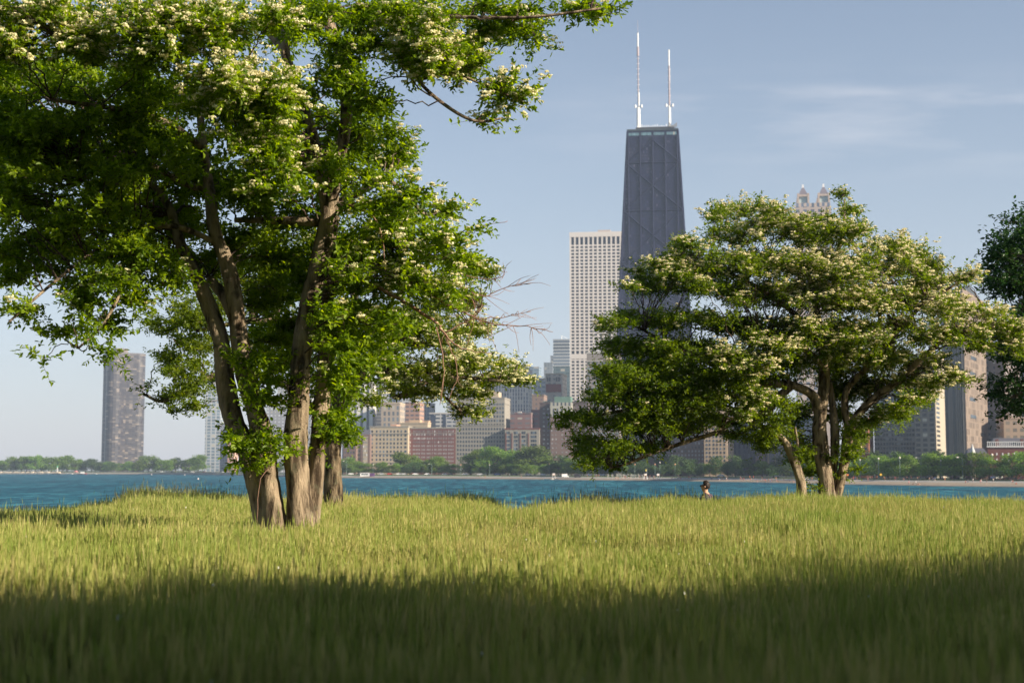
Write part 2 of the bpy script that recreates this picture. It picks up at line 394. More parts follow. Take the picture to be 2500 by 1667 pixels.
def building(name, label, x0, xc, x1, ytop, D, th=8, depth=26, mat=None, cat='building', parapet=True, pmat=None, win=None, boxes=(), group=None, cornice=None, belts=()):
    C, t, a, b = solve(x0, xc, x1, D, th, depth, (ytop+HZ)/2 if ytop > 800 else (ytop*.7+HZ*.3)); H = hpx(ytop, (x0+xc)/2, D)
    root = tag(empty(name, C, -t), label, cat, group)
    m = MB(); m.box(-a, 0, -1.5, 0, b, H); m.build('wall', mat, root)
    px = D/F    # metres per photo pixel
    if parapet:
        p = MB(); pw = .5
        p.box(-a-.3, -.3, H+.002, .3, pw, H+1.2); p.box(-a-.3, b-pw, H+.002, .3, b+.3, H+1.2)
        p.box(-a-.3, pw+.002, H+.002, -a+pw, b-pw-.002, H+1.19); p.box(-pw, pw+.002, H+.002, .3, b-pw-.002, H+1.19)
        p.build('parapet', pmat or mat, root)
    for i, (bx0, bx1, byt, bm, bn) in enumerate(boxes):   # rooftop blocks given in photo columns
        f0 = (bx0-x0)/max(xc-x0, 1); f1 = (bx1-x0)/max(xc-x0, 1)
        hh = hpx(byt, bx0, D)
        q = MB(); q.box(-a+a*f0, b*.2+.1*i, H-.3 if parapet else H+.002, -a+a*f1, b*.75-.1*i, hh); q.build(bn, bm, root)
    for (zy, th_, out, bm) in belts:
        hh = hpx(zy, (x0+xc)/2, D)
        q = MB(); q.box(-a-out, -out, hh-th_, out, b+out, hh); q.build('belt_course', bm, root)
    if win:
        # win: dict(cols=[photo x...] or n, rows=[photo y...], w=px, h=px, mat, side=n)
        proto = {}; cnt = 0; rest = MB(); rest_n = 0
        wW, wH = win['w']*px, win['h']*px
        def place(kind, lx, ly, lz, wi, hi, mt):
            nonlocal cnt, rest_n
            if cnt < win.get('max', 100):
                key = (kind, round(wi, 2), round(hi, 2), mt.name)
                if key not in proto:
                    q = MB()
                    if kind == 'f': q.box(-wi/2, -.12, 0, wi/2, .05, hi)
                    else: q.box(-.05, -wi/2, 0, .12, wi/2, hi)
                    o = q.build('window', mt, root); o.location = (lx, ly, lz); proto[key] = o
                else:
                    o = proto[key].copy(); col.objects.link(o); o.parent = root; o.location = (lx, ly, lz)
                cnt += 1
            else:
                if kind == 'f': rest.box(lx-wi/2, ly-.12, lz, lx+wi/2, ly+.05, lz+hi)
                else: rest.box(lx-.05, ly-wi/2, lz, lx+.12, ly+wi/2, lz+hi)
                rest_n += 1
        for ry in win['rows']:
            hz_ = hpx(ry + win['h']/2, (x0+xc)/2, D)
            for cx in win['cols']:
                f = (cx-x0)/(xc-x0)
                wi = wW*(win['wide'] if cx in win.get('widecols', ()) else 1)
                place('f', -a+a*f, 0, hz_, wi, wH, win.get('mat', GL))
            for s_ in range(win.get('side', 0)):
                place('s', 0, b*(s_+.5)/win['side'], hz_, min(wW, b/win['side']*.55), wH, win.get('smat', win.get('mat', GL)))
        if rest_n:
            o = rest.build('windows', win.get('mat', GL), root); o['kind'] = 'stuff'
    REG.append((x0, max(xc, x1), D, label))
    return root, C, t, a, b, H
def lin(a, b, n): return [a+(b-a)*i/(n-1) for i in range(n)]

cream = plain('cream_limestone', (.43, .355, .26)); creamd = plain('weathered_limestone', (.27, .25, .22)); redb = plain('red_brick', (.165, .068, .058))
brown = plain('brown_brick', (.17, .115, .10)); stone = plain('grey_buff_stone', (.27, .25, .22)); dbrown = plain('dark_brown_brick', (.10, .075, .075))
white = plain('white_marble', (.70, .67, .62)); concrete = plain('pale_concrete', (.48, .46, .43)); slate = plain('slate_roof', (.10, .10, .12))
tan = plain('tan_brick', (.42, .30, .20)); green = plain('verdigris_copper', (.12, .20, .17)); pink = plain('pinkish_brick', (.30, .19, .15)); dark = plain('dark_metal', (.05, .055, .065), .5)
whitep = plain('white_paint', (.75, .75, .74), .5); orangeb = plain('orange_brick', (.34, .13, .06))

# front row, left to right
building('town_house', 'low brown brick house at the left end of the front row', 838, 869, 0, 1068, 1235, 8, 20, brown, pmat=slate,
         win=dict(cols=lin(843, 864, 4), rows=lin(1080, 1140, 6), w=2.6, h=4.5, mat=GL))
building('bay_window_building', 'very narrow cream building with stacked bay windows left of the cream hotel', 869.5, 880.5, 0, 1061, 1240, 8, 20, cream, pmat=cream,
         win=dict(cols=[872, 875, 878], rows=lin(1071, 1130, 7), w=1.7, h=5, mat=GL))
r_, C_, t_, a_, b_, H_ = building('mansard_building', 'brown building with pale central bay and dark mansard roof touching the cream hotel', 881, 903, 0, 1060, 1238, 8, 20, brown, parapet=False,
         win=dict(cols=[887.5, 891.5, 895.5], rows=lin(1070, 1130, 7), w=2.3, h=5.5, mat=GLW))
q = MB(); q.box(-a_, 0, H_+.01, 0, b_, H_+4, top=(.85, .7)); q.build('mansard_roof', slate, r_)
q = MB(); q.box(-a_*.78, -.1, 0, -a_*.26, 1, H_-2); q.build('bay', cream, r_)
building('cream_hotel', 'cream stone hotel with grey attic storey and regular windows beside the red brick block', 903, 996, 0, 1043, 1240, 8, 30, cream, pmat=creamd, parapet=True,
         win=dict(cols=[908, 919.8, 928.5, 937.2, 945.8, 954.4, 962.6, 971.4, 979.8, 990], widecols=(908, 990), wide=1.5, rows=[1052.5, 1062, 1071.8, 1081.8, 1091.3, 1101.8, 1111.8, 1121.5, 1131], w=3.6, h=5.4, mat=GL),
         boxes=((950, 964, 1035, plain('pink_roof_block', (.50, .30, .22)), 'roof_block'), (966, 973, 1039, cream, 'roof_block')), belts=((1057, .9, .35, creamd), (1107, .6, .3, creamd), (1128, .6, .3, creamd)))
building('red_brick_apartments', 'long red brick apartment block with many small white windows', 996.5, 1111, 0, 1046, 1240, 8, 30, redb, pmat=creamd,
         win=dict(cols=[999, 1001.8, 1009.5, 1013, 1017.5, 1021, 1024.5, 1030, 1033.5, 1037, 1043, 1046.5, 1050, 1055.5, 1061, 1064.5, 1070, 1073.5, 1077, 1082.5, 1086, 1089.5, 1095, 1098.5, 1102, 1106], rows=[1052.5] + lin(1060.6, 1134, 9), w=1.5, h=4.6, mat=GLW, max=100),
         belts=((1056.3, .5, .3, creamd),))
r_, C_, t_, a_, b_, H_ = building('stone_apartment_block', 'large grey buff stone apartment block with cream rooftop tower right of the red brick block', 1112.5, 1232, 0, 973, 1235, 8, 34, stone, pmat=stone,
         win=dict(cols=lin(1118, 1228, 17), rows=lin(986, 1118, 14), w=3.6, h=5.6, mat=GL), boxes=((1163, 1214, 955, cream, 'penthouse'), (1180, 1186, 950, cream, 'chimney')), belts=((1037, .7, .4, stone), (984, .5, .4, stone)))
r_, C_, t_, a_, b_, H_ = building('pier_fronted_apartments', 'mid rise stone block with tall reddish brick piers beside the grey buff block', 1232.5, 1317, 0, 1048, 1225, 8, 26, stone, pmat=redb,
         win=dict(cols=[1239, 1243, 1257, 1262, 1276, 1281, 1298, 1303, 1308], rows=lin(1056, 1125, 8), w=4.2, h=6.4, mat=GL))
q = MB()
for cx in (1234, 1249, 1269, 1289): q.box(-a_+a_*(cx-1232.5)/84.5, -.45, 0, -a_+a_*(cx+2.2-1232.5)/84.5, -.13, H_-3)
q.build('brick_piers', redb, r_)
building('dark_brown_tower', 'narrow dark brown tower with pairs of small bright windows left of the twin toned tower', 1317.5, 1343, 0, 985, 1228, 8, 34, dbrown, pmat=dbrown, boxes=((1324, 1338, 978, green, 'roof_block'),),
         win=dict(cols=[1326.5, 1329, 1337, 1339.5], rows=lin(998, 1125, 13), w=1.4, h=3.4, mat=GLW))
r_, C_, t_, a_, b_, H_ = building('twin_toned_tower', 'purple brown tower with pale stone top storeys and dark green penthouse', 1343.5, 1395, 0, 983, 1222, 8, 30, brown, parapet=False,
         win=dict(cols=[1347, 1349.5, 1356, 1358.5, 1372, 1374.5, 1382, 1384.5], rows=lin(1040, 1125, 9), w=1.4, h=3.0, mat=GLW), boxes=((1352, 1392, 967, green, 'penthouse'),))
q = MB(); zb = hpx(1017, 1370, 1222); q.box(-a_-.15, -.15, zb, .15, b_+.15, H_+.4)
q.build('stone_crown', facade('pale_crown_facade', (.36, .35, .30), (.07, .08, .1), 3.4, 11.5, .45, .8, .1), r_)
building('dark_slab', 'dark brick slab with small bright windows just left of the leafy hawthorn', 1395.5, 1436, 0, 984, 1232, 8, 30, dbrown, boxes=((1400, 1412, 976, dark, 'roof_block'), (1418, 1430, 978, dark, 'roof_block')),
         win=dict(cols=[1404, 1406.5, 1413, 1421, 1423.5, 1431], rows=lin(994, 1125, 13), w=1.3, h=3, mat=GLW))
r_, C_, t_, a_, b_, H_ = building('grey_setback_tower', 'grey brown tower with paired pale windows behind the left edge of the hawthorn crown', 1433, 1512, 0, 862, 1280, 8, 34, plain('grey_brown_stone', (.23, .205, .19)), pmat=concrete,
         win=dict(cols=[1438, 1449, 1457, 1469, 1477, 1489, 1497, 1507], rows=lin(886, 1120, 20), w=5.2, h=5.4, mat=glassmat('greenish_window_glass', (.10, .13, .14))), boxes=((1444, 1500, 856, concrete, 'penthouse'),), belts=((880, .6, .4, concrete), (953, .6, .4, concrete)))
q = MB(); q.box(-a_*.78, b_*.15, H_+2, -a_*.1, b_*.85, H_+9, top=(.2, .3)); q.build('pyramid_roof', plain('pale_lead_roof', (.40, .41, .42)), r_)

# second row
building('white_pier_tower', 'white tower of broad vertical piers and dark strips, showing past the dark rough trunk', 836, 910, 918.8, 925, 1420, 9, 30,
         facade('white_pier_facade', (.74, .70, .64), (.10, .11, .13), 6.4, 400, .42, 1.0, 0, ox=.3))
building('grey_balcony_tower', 'grey tower of thin balcony lines directly right of the white pier tower', 919, 931, 0, 915, 1440, 9, 30, facade('grey_balcony_facade', (.20, .20, .21), (.09, .10, .12), 60, 3.4, 1.0, .5, .1))
building('white_grid_building', 'white grid fronted office block above the beige block of tall windows', 930, 966, 0, 938, 1700, 9, 30, facade('white_grid_facade', (.72, .70, .66), (.07, .09, .12), 3.9, 4.6, .55, .6, .05))
building('beige_block', 'beige block with tall grey window bays and a sunlit right side above the cream hotel', 930, 976, 988, 986, 1400, 9, 24, facade('beige_block_facade', (.40, .32, .25), (.13, .15, .17), 4.4, 5.6, .5, .7, .1), pmat=cream, boxes=((931, 972, 981, cream, 'roof_block'),))
building('russet_block', 'brownish block with orange sunlit right side behind the cream rooftop blocks', 989, 1024, 1035, 984, 1460, 9, 24, facade('russet_facade', (.36, .22, .17), (.10, .10, .12), 5.2, 4.4, .7, .42, .1), boxes=((1005, 1012, 978, tan, 'roof_block'),))
building('slate_blue_block', 'slate blue block with a pale stone right part behind the red brick apartments', 1034, 1050, 1062, 985, 1520, 9, 24, facade('slate_blue_facade', (.26, .27, .30), (.12, .14, .18), 4, 4, .55, .6, .1))
building('domed_theatre', 'low cream roof blocks poking up behind the cream hotel and red brick block', 976, 1044, 0, 1034, 1330, 9, 24, cream, pmat=cream, boxes=((996, 1022, 1024, plain('ochre_stone', (.50, .36, .24)), 'roof_block'), (1032, 1043, 1026, tan, 'roof_block'), (978, 990, 1030, cream, 'roof_block')))
r_, C_, t_, a_, b_, H_ = building('framed_glass_block', 'dark glass block in pale frames right above the red brick apartments', 1048, 1118, 0, 1010, 1340, 9, 24, facade('framed_glass_facade', (.42, .43, .44), (.06, .08, .12), 5.6, 3.6, .8, .45, .1), pmat=concrete)
q = MB()
for c0, c1 in ((1050.5, 1063.5), (1081, 1089)): q.box(-a_+a_*(c0-1048)/70, -.3, 2, -a_+a_*(c1-1048)/70, -.05, H_-1)
q.build('dark_glass_panel', plain('navy_glass', (.035, .05, .085), .2, .6), r_)
building('stepped_pale_block', 'pale block of horizontal window bands peeping over the framed glass block', 1090, 1122, 0, 985, 1420, 9, 24, facade('stepped_pale_facade', (.46, .46, .46), (.12, .14, .18), 50, 4.0, 1, .45, .1))
building('pale_slab_tower', 'pale tower behind the drooping blossom, left of the white striped office slab', 1140, 1197, 0, 915, 1750, 9, 24, facade('pale_slab_facade', (.52, .53, .54), (.16, .19, .22), 4.4, 4, .6, .55, .1), boxes=((1150, 1165, 905, concrete, 'roof_block'),))
building('striped_office_slab', 'wide white striped office slab with a dark right side above the grey buff block', 1192, 1290, 1299, 905, 1480, 11, 34, facade('striped_office_facade', (.58, .55, .52), (.10, .12, .15), 2.9, 4.0, .52, .86, .08), pmat=concrete, boxes=((1255, 1288, 896, concrete, 'penthouse'),))
r_, C_, t_, a_, b_, H_ = building('spired_block', 'small dark topped tower with a thin spire rising behind the striped office slab', 1262, 1287, 0, 897, 1800, 9, 20, facade('spired_block_facade', (.40, .41, .43), (.15, .17, .2), 3, 4, .5, .6, .1))
q = MB(); q.box(-a_*.8, b_*.2, H_+1, -a_*.1, b_*.8, H_+4.5, top=(.7, .7)); q.build('cap', slate, r_)
q = MB(); q.tube([(-a_*.45, b_*.5, H_+4), (-a_*.45, b_*.5, hpx(881, 1274, 1800))], [.5, .25], 5); q.build('spire', slate, r_)
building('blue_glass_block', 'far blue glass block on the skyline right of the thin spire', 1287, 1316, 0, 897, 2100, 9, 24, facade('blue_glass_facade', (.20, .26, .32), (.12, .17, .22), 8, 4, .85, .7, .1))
building('white_terrace_block', 'whitish block with a set back top left of the cream tower with the red panel', 1303, 1333, 0, 930, 1620, 9, 24, facade('white_terrace_facade', (.50, .51, .52), (.2, .23, .26), 5, 5, .7, .5, .1), boxes=((1308, 1328, 922, cream, 'penthouse'),))
r_, C_, t_, a_, b_, H_ = building('cream_loggia_tower', 'cream tower with dark red panel, open top storey and bright right side', 1332, 1373, 1384, 914, 1500, 11, 22, facade('cream_loggia_facade', (.50, .44, .38), (.22, .22, .22), 5.5, 4.4, .5, .4, .1), pmat=cream)
q = MB(); f = lambda c: -a_+a_*(c-1332)/41
q.box(f(1333), -.25, hpx(957, 1350, 1500), f(1370.5), -.06, hpx(937, 1350, 1500)); q.build('red_panel', plain('oxblood_panel', (.26, .085, .075)), r_)
for c in (1335.5, 1341, 1358, 1363.5):
    q = MB(); q.box(f(c), -.25, hpx(931, 1350, 1500), f(c+3.2), -.06, hpx(920.5, 1350, 1500)); q.build('opening_shade', dark, r_)  # dark panels; the open storey's inner shade is put into their colour
building('dark_far_slab', 'dark grey slab on the skyline behind the cream tower with the red panel', 1328, 1350, 0, 887, 1950, 9, 24, facade('dark_far_facade', (.22, .25, .29), (.14, .17, .2), 4, 4, .6, .6, .1))
building('far_step_block', 'narrow far step block between the dark slab and the balcony tower', 1344, 1352, 0, 870, 2000, 9, 24, facade('far_step_facade', (.26, .29, .33), (.16, .19, .22), 4, 4, .6, .6, .1))
r_, C_, t_, a_, b_, H_ = building('balcony_tower', 'blue grey tower of pale balcony lines beside the tall white tower', 1351, 1391, 0, 830, 1850, 9, 30, facade('balcony_tower_facade', (.40, .42, .44), (.10, .13, .17), 60, 4.2, 1.0, .62, .05))
q = MB(); q.bar((-a_*.5, 3, H_), (-a_*.5, 3, H_+6), .4); q.bar((-a_*.5, 3, H_+6), (a_*-.15, 3, H_+2), .3); q.build('rooftop_crane', whitep, r_)
building('teal_glass_base', 'dark teal glass block under the balcony tower', 1351, 1392, 0, 896, 1750, 9, 24, facade('teal_glass_facade', (.12, .17, .19), (.08, .12, .14), 6, 4, .8, .7, .1))
building('umber_block', 'umber brick block between the striped office slab and the dark brown tower', 1299, 1328, 0, 966, 1400, 9, 24, facade('umber_facade', (.22, .15, .12), (.08, .08, .1), 5, 4.4, .3, .4, .1), boxes=((1302, 1314, 962, brown, 'roof_block'),))
building('maroon_block', 'low maroon brick block above the pier fronted apartments', 1234, 1297, 0, 1010, 1300, 9, 20, facade('maroon_facade', (.20, .12, .12), (.15, .16, .18), 7, 4.4, .6, .35, .1), boxes=((1262, 1270, 1004, concrete, 'roof_block'),))
building('maroon_annex', 'dark maroon annex just left of the dark brown tower', 1297.5, 1318, 0, 1003, 1310, 9, 20, facade('maroon_annex_facade', (.16, .09, .10), (.12, .13, .15), 7, 4.4, .5, .35, .1))

# far left towers
building('glass_condo_tower', 'slender pale glass tower seen left of the leaning trunk', 501, 538, 0, 925, 2300, 4, 30, facade('glass_condo_facade', (.42, .44, .46), (.13, .18, .23), 7.5, 5.0, .72, .72, .12))
building('slim_brown_block', 'slim slate block standing against the pale glass tower', 537, 556, 0, 1034, 2250, 4, 24, facade('slim_brown_facade', (.22, .22, .26), (.12, .14, .18), 4.4, 4, .5, .6, .1))
building('salmon_block', 'small salmon coloured block half hidden by the leaning trunk', 556, 572, 0, 1046, 2240, 4, 24, facade('salmon_facade', (.50, .28, .20), (.2, .2, .22), 5, 4, .4, .5, .1))
building('dotted_grey_tower', 'blue grey tower with dots of light windows between the two big trunks', 650, 704, 0, 968, 1700, 6, 30, facade('dotted_grey_facade', (.27, .28, .31), (.45, .47, .5), 4.6, 3.9, .42, .45, .2))
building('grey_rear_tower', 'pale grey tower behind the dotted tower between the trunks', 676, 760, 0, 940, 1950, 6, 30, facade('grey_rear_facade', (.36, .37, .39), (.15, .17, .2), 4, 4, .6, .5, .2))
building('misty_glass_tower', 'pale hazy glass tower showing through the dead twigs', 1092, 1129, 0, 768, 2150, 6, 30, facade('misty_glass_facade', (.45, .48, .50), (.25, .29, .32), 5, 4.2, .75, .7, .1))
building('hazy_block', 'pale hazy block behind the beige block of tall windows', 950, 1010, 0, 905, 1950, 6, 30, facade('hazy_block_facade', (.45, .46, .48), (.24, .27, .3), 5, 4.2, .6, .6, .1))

# right group
building('rose_brick_block', 'long rose brown block with small square windows left of the tan tower', 1560, 1719, 0, 1030, 930, 14, 30, plain('rose_brown_brick', (.20, .135, .12)),
         win=dict(cols=lin(1600, 1715, 15), rows=lin(1043, 1130, 10), w=3.4, h=4.8, mat=glassmat('dull_window_glass', (.16, .15, .15))))
building('tan_tower', 'tan stone tower with dark window grid and sunlit right side, under the hawthorn', 1719, 1776, 1791, 1000, 900, 15, 24, plain('tan_tower_stone', (.52, .38, .26)), pmat=cream,
         win=dict(cols=[1725.5, 1733, 1742.5, 1750.5, 1759.5, 1768.5], rows=lin(1017, 1124, 12), w=3.6, h=6.0, mat=GL, side=3))
building('slate_tower', 'dark slate blue tower with faint vertical ribs right of the tan tower', 1790, 1846, 0, 1005, 960, 15, 24, facade('slate_tower_facade', (.11, .11, .14), (.06, .07, .10), 3.2, 3.6, .4, .8, .1))
building('mauve_block', 'low mauve block at the foot of the slate blue tower', 1845, 1868, 0, 1100, 940, 15, 24, facade('mauve_facade', (.26, .18, .17), (.1, .1, .12), 3.2, 3.6, .4, .5, .1))
building('umber_pilaster_block', 'umber block with thin tan pilasters seen between the leaning stem and the main trunk', 1868, 1925, 0, 1070, 940, 15, 24, facade('umber_pilaster_facade', (.34, .25, .18), (.08, .08, .1), 4.4, 60, .75, 1, .1))
building('pale_podium_block', 'whitish block glimpsed through the leaves left of the main hawthorn trunk', 1925, 2000, 0, 1020, 960, 16, 24, facade('pale_podium_facade', (.36, .37, .40), (.14, .16, .2), 4.4, 4, .6, .5, .1))
building('orange_brick_block', 'orange brick block with dark windows left of the banded concrete block', 2060, 2121, 2133, 1025, 760, 19, 24, plain('orange_brick_wall', (.27, .115, .065)), 
         win=dict(cols=[2084, 2095, 2105, 2113], rows=lin(1035, 1095, 5), w=6.5, h=6.5, mat=GLD, side=0), belts=((1104, .5, .3, cream),))
building('banded_apartment_block', 'grey concrete block of pale horizontal bands with close dark windows', 2134, 2240, 0, 950, 780, 18, 24, facade('banded_facade', (.36, .36, .34), (.05, .065, .08), 1.55, 2.45, .72, .52, .12, (.4, .42, .42), band=(.1, (.42, .42, .40))))
r_, C_, t_, a_, b_, H_ = building('cream_edged_balcony_tower', 'grey balcony tower whose narrow cream right side carries dark slots', 2232, 2283, 2306, 868, 750, 24, 20, facade('balcony_front_facade', (.18, .17, .16), (.035, .04, .05), 3.6, 2.65, .62, .58, .1), pmat=cream)
q = MB(); q.box(.05, .2, 0, .25, b_-.1, H_-.5); q.build('side_wall', plain('bright_cream_wall', (.36, .31, .245)), r_)
for i in range(27):
    z = H_-3.5-i*2.45
    q = MB(); q.box(.1, b_*.08, z, .34, b_*.40, z+1.15)
    o = q.build('balcony_slot', GLD, r_)
    if z < 4: break
r_, C_, t_, a_, b_, H_ = building('panelled_tan_tower', 'tall tower with grey ribbed front and blank tan panelled side beside the dark maple', 2298, 2352, 2405, 705, 840, 27, 26, facade('ribbed_front_facade', (.17, .16, .155), (.05, .06, .07), 4.2, 80, .35, 1, 0), parapet=False)
q = MB(); q.box(.05, 0, 0, .3, b_, H_+.6); q.build('side_wall', facade('tan_panel_facade', (.205, .16, .13), (.15, .118, .098), 3.9, 4.1, .84, .84, 0, rough=.8, grough=.8, gspec=.2), r_)
for (cy_, fz) in ((975, .30), (1018, .32), (1060, .75), (910, .35), (870, .4), (828, .4), (740, .25)):
    z = hpx(cy_, 2375, 840); q = MB(); q.box(.12, b_*(fz-.12), z, .42, b_*(fz+.12), z+2.1); q.build('window', GLD, r_)
q = MB(); q.box(-a_*.3, b_*.1, H_+.01, -.2, b_*.8, H_+2.5); q.box(-a_*.2, b_*.3, H_+2.51, -.6, b_*.7, H_+4.2); q.build('rooftop_plant', dark, r_)
q = MB(); zc = H_
for i in range(4): q.box(-a_*(.36-.09*i)-.35, -.35, 2, -a_*(.36-.09*i)+.15, -.02, H_-1)
q.build('ribs', plain('grey_rib_metal', (.24, .23, .22)), r_)
building('dim_brown_tower', 'dim brown tower behind the tan panelled tower, under the maple', 2402, 2455, 2520, 850, 920, 26, 30, facade('dim_brown_facade', (.15, .115, .10), (.05, .05, .06), 4.2, 3.6, .28, .45, .15))
building('low_tan_block', 'low tan block at the right edge above the brick mansion', 2452, 2540, 0, 1022, 880, 10, 30, facade('low_tan_facade', (.36, .26, .19), (.2, .17, .14), 4.2, 4.4, .6, .5, .1))
building('edge_tower', 'blue grey tower top cut off by the right edge above the maple', 2499, 2560, 0, 552, 1700, 9, 30, facade('edge_tower_facade', (.22, .24, .28), (.08, .1, .14), 5, 4, .6, .6, .1), boxes=((2500, 2520, 528, dark, 'roof_block'),))
# brick mansion with balustrade and slate roof
r_, C_, t_, a_, b_, H_ = building('brick_mansion', 'dark red brick mansion with white balustrade and slate roofs at the right edge', 2412, 2530, 0, 1092, 655, 12, 16, redb, parapet=False,
         win=dict(cols=lin(2434, 2520, 7), rows=[1108, 1122], w=3, h=6, mat=whitep))
q = MB(); zz = hpx(1091, 2450, 655); q.box(-a_-.4, -.5, zz, .4, -.1, zz+.5); zt = hpx(1079, 2450, 655); q.box(-a_-.4, -.5, zt, .4, -.1, zt+.3)
for i in range(26): xx = -a_+a_*i/25; q.box(xx-.12, -.45, zz+.5, xx+.12, -.15, zt)
q.build('balustrade', whitep, r_)
q = MB(); q.box(-a_*.9, 2, H_+.01, -a_*.05, b_, hpx(1068, 2450, 655), top=(.85, .3)); q.build('mansard_roof', slate, r_)
for fx in (.82, .3):
    q = MB(); q.box(-a_*fx, 2.5, H_, -a_*fx+1.4, 4, hpx(1071, 2450, 655)); q.build('chimney', redb, r_)
r_, C_, t_, a_, b_, H_ = building('gabled_lodge', 'low dark roofed lodge with a pale pointed turret left of the brick mansion', 2362, 2411, 0, 1106, 650, 12, 12, brown, parapet=False)
q = MB(); q.box(-a_, 0, H_+.01, 0, b_, hpx(1093, 2390, 650), top=(.75, .05)); q.build('hipped_roof', slate, r_)
q = MB(); q.prism([(-a_*.75+1.1*math.cos(i*math.pi/4), -1+1.1*math.sin(i*math.pi/4)) for i in range(8)], 0, H_); q.build('turret', cream, r_)
q = MB(); q.prism([(-a_*.75+1.4*math.cos(i*math.pi/4), -1+1.4*math.sin(i*math.pi/4)) for i in range(8)], H_+.01, hpx(1083, 2378, 650), .03); q.build('turret_spire', plain('pale_zinc', (.5, .5, .5)), r_)

# tall white tower (grid of piers, tall top windows)
def white_tower():
    D = 1570; x0, xc = 1392, 1527
    r, C, t, a, b, H = building('white_grid_tower', 'tall white stone tower with a close window grid left of the tapering black skyscraper', x0, xc, 0, 566, D, 7, 40,
        plain('bronze_glass_core', (.045, .055, .075), .2, .6), parapet=False)
    wm_ = plain('white_tower_marble', (.64, .60, .58), var=.07)
    px = a/(xc-x0); q = MB()
    # piers
    for i in range(13):
        xx = -a + (i*11.15+1.0)*px; q.box(xx-2.0*px if i else -a-.4, -.9, 0, xx+2.0*px, -.02, H)
    q.build('pier_grid', wm_, r)
    q = MB(); z_top = hpx(577, 1450, D); q.box(-a-.5, -1.1, z_top, .4, b+.3, H+.5)
    for y in (863,): q.box(-a-.5, -1.1, hpx(y+12, 1450, D), .4, -.03, hpx(y, 1450, D))
    q.build('cornice_band', wm_, r)
    q = MB(); y = 596.0
    while y < 1100:
        if not (856 < y < 876): q.box(-a-.35, -.8, hpx(y+3.3, 1450, D), .2, -.04, hpx(y, 1450, D))
        y += 8.25
    q.build('spandrel_bands', wm_, r)
    for sx in (a,):  # left side wall
        q = MB(); q.box(-a-.4, 0, 0, -a-.02, b, H); q.build('side_wall', facade('white_tower_side', (.66, .58, .53), (.05, .06, .08), 5, 3.73, .6, .55, .05), r)
    q = MB(); q.box(-a+a*.5, b*.2, H+.51, -a+a*.73, b*.7, hpx(557.5, 1470, D)); q.build('rooftop_plant', plain('pink_grey_plant', (.42, .36, .34)), r)
white_tower()

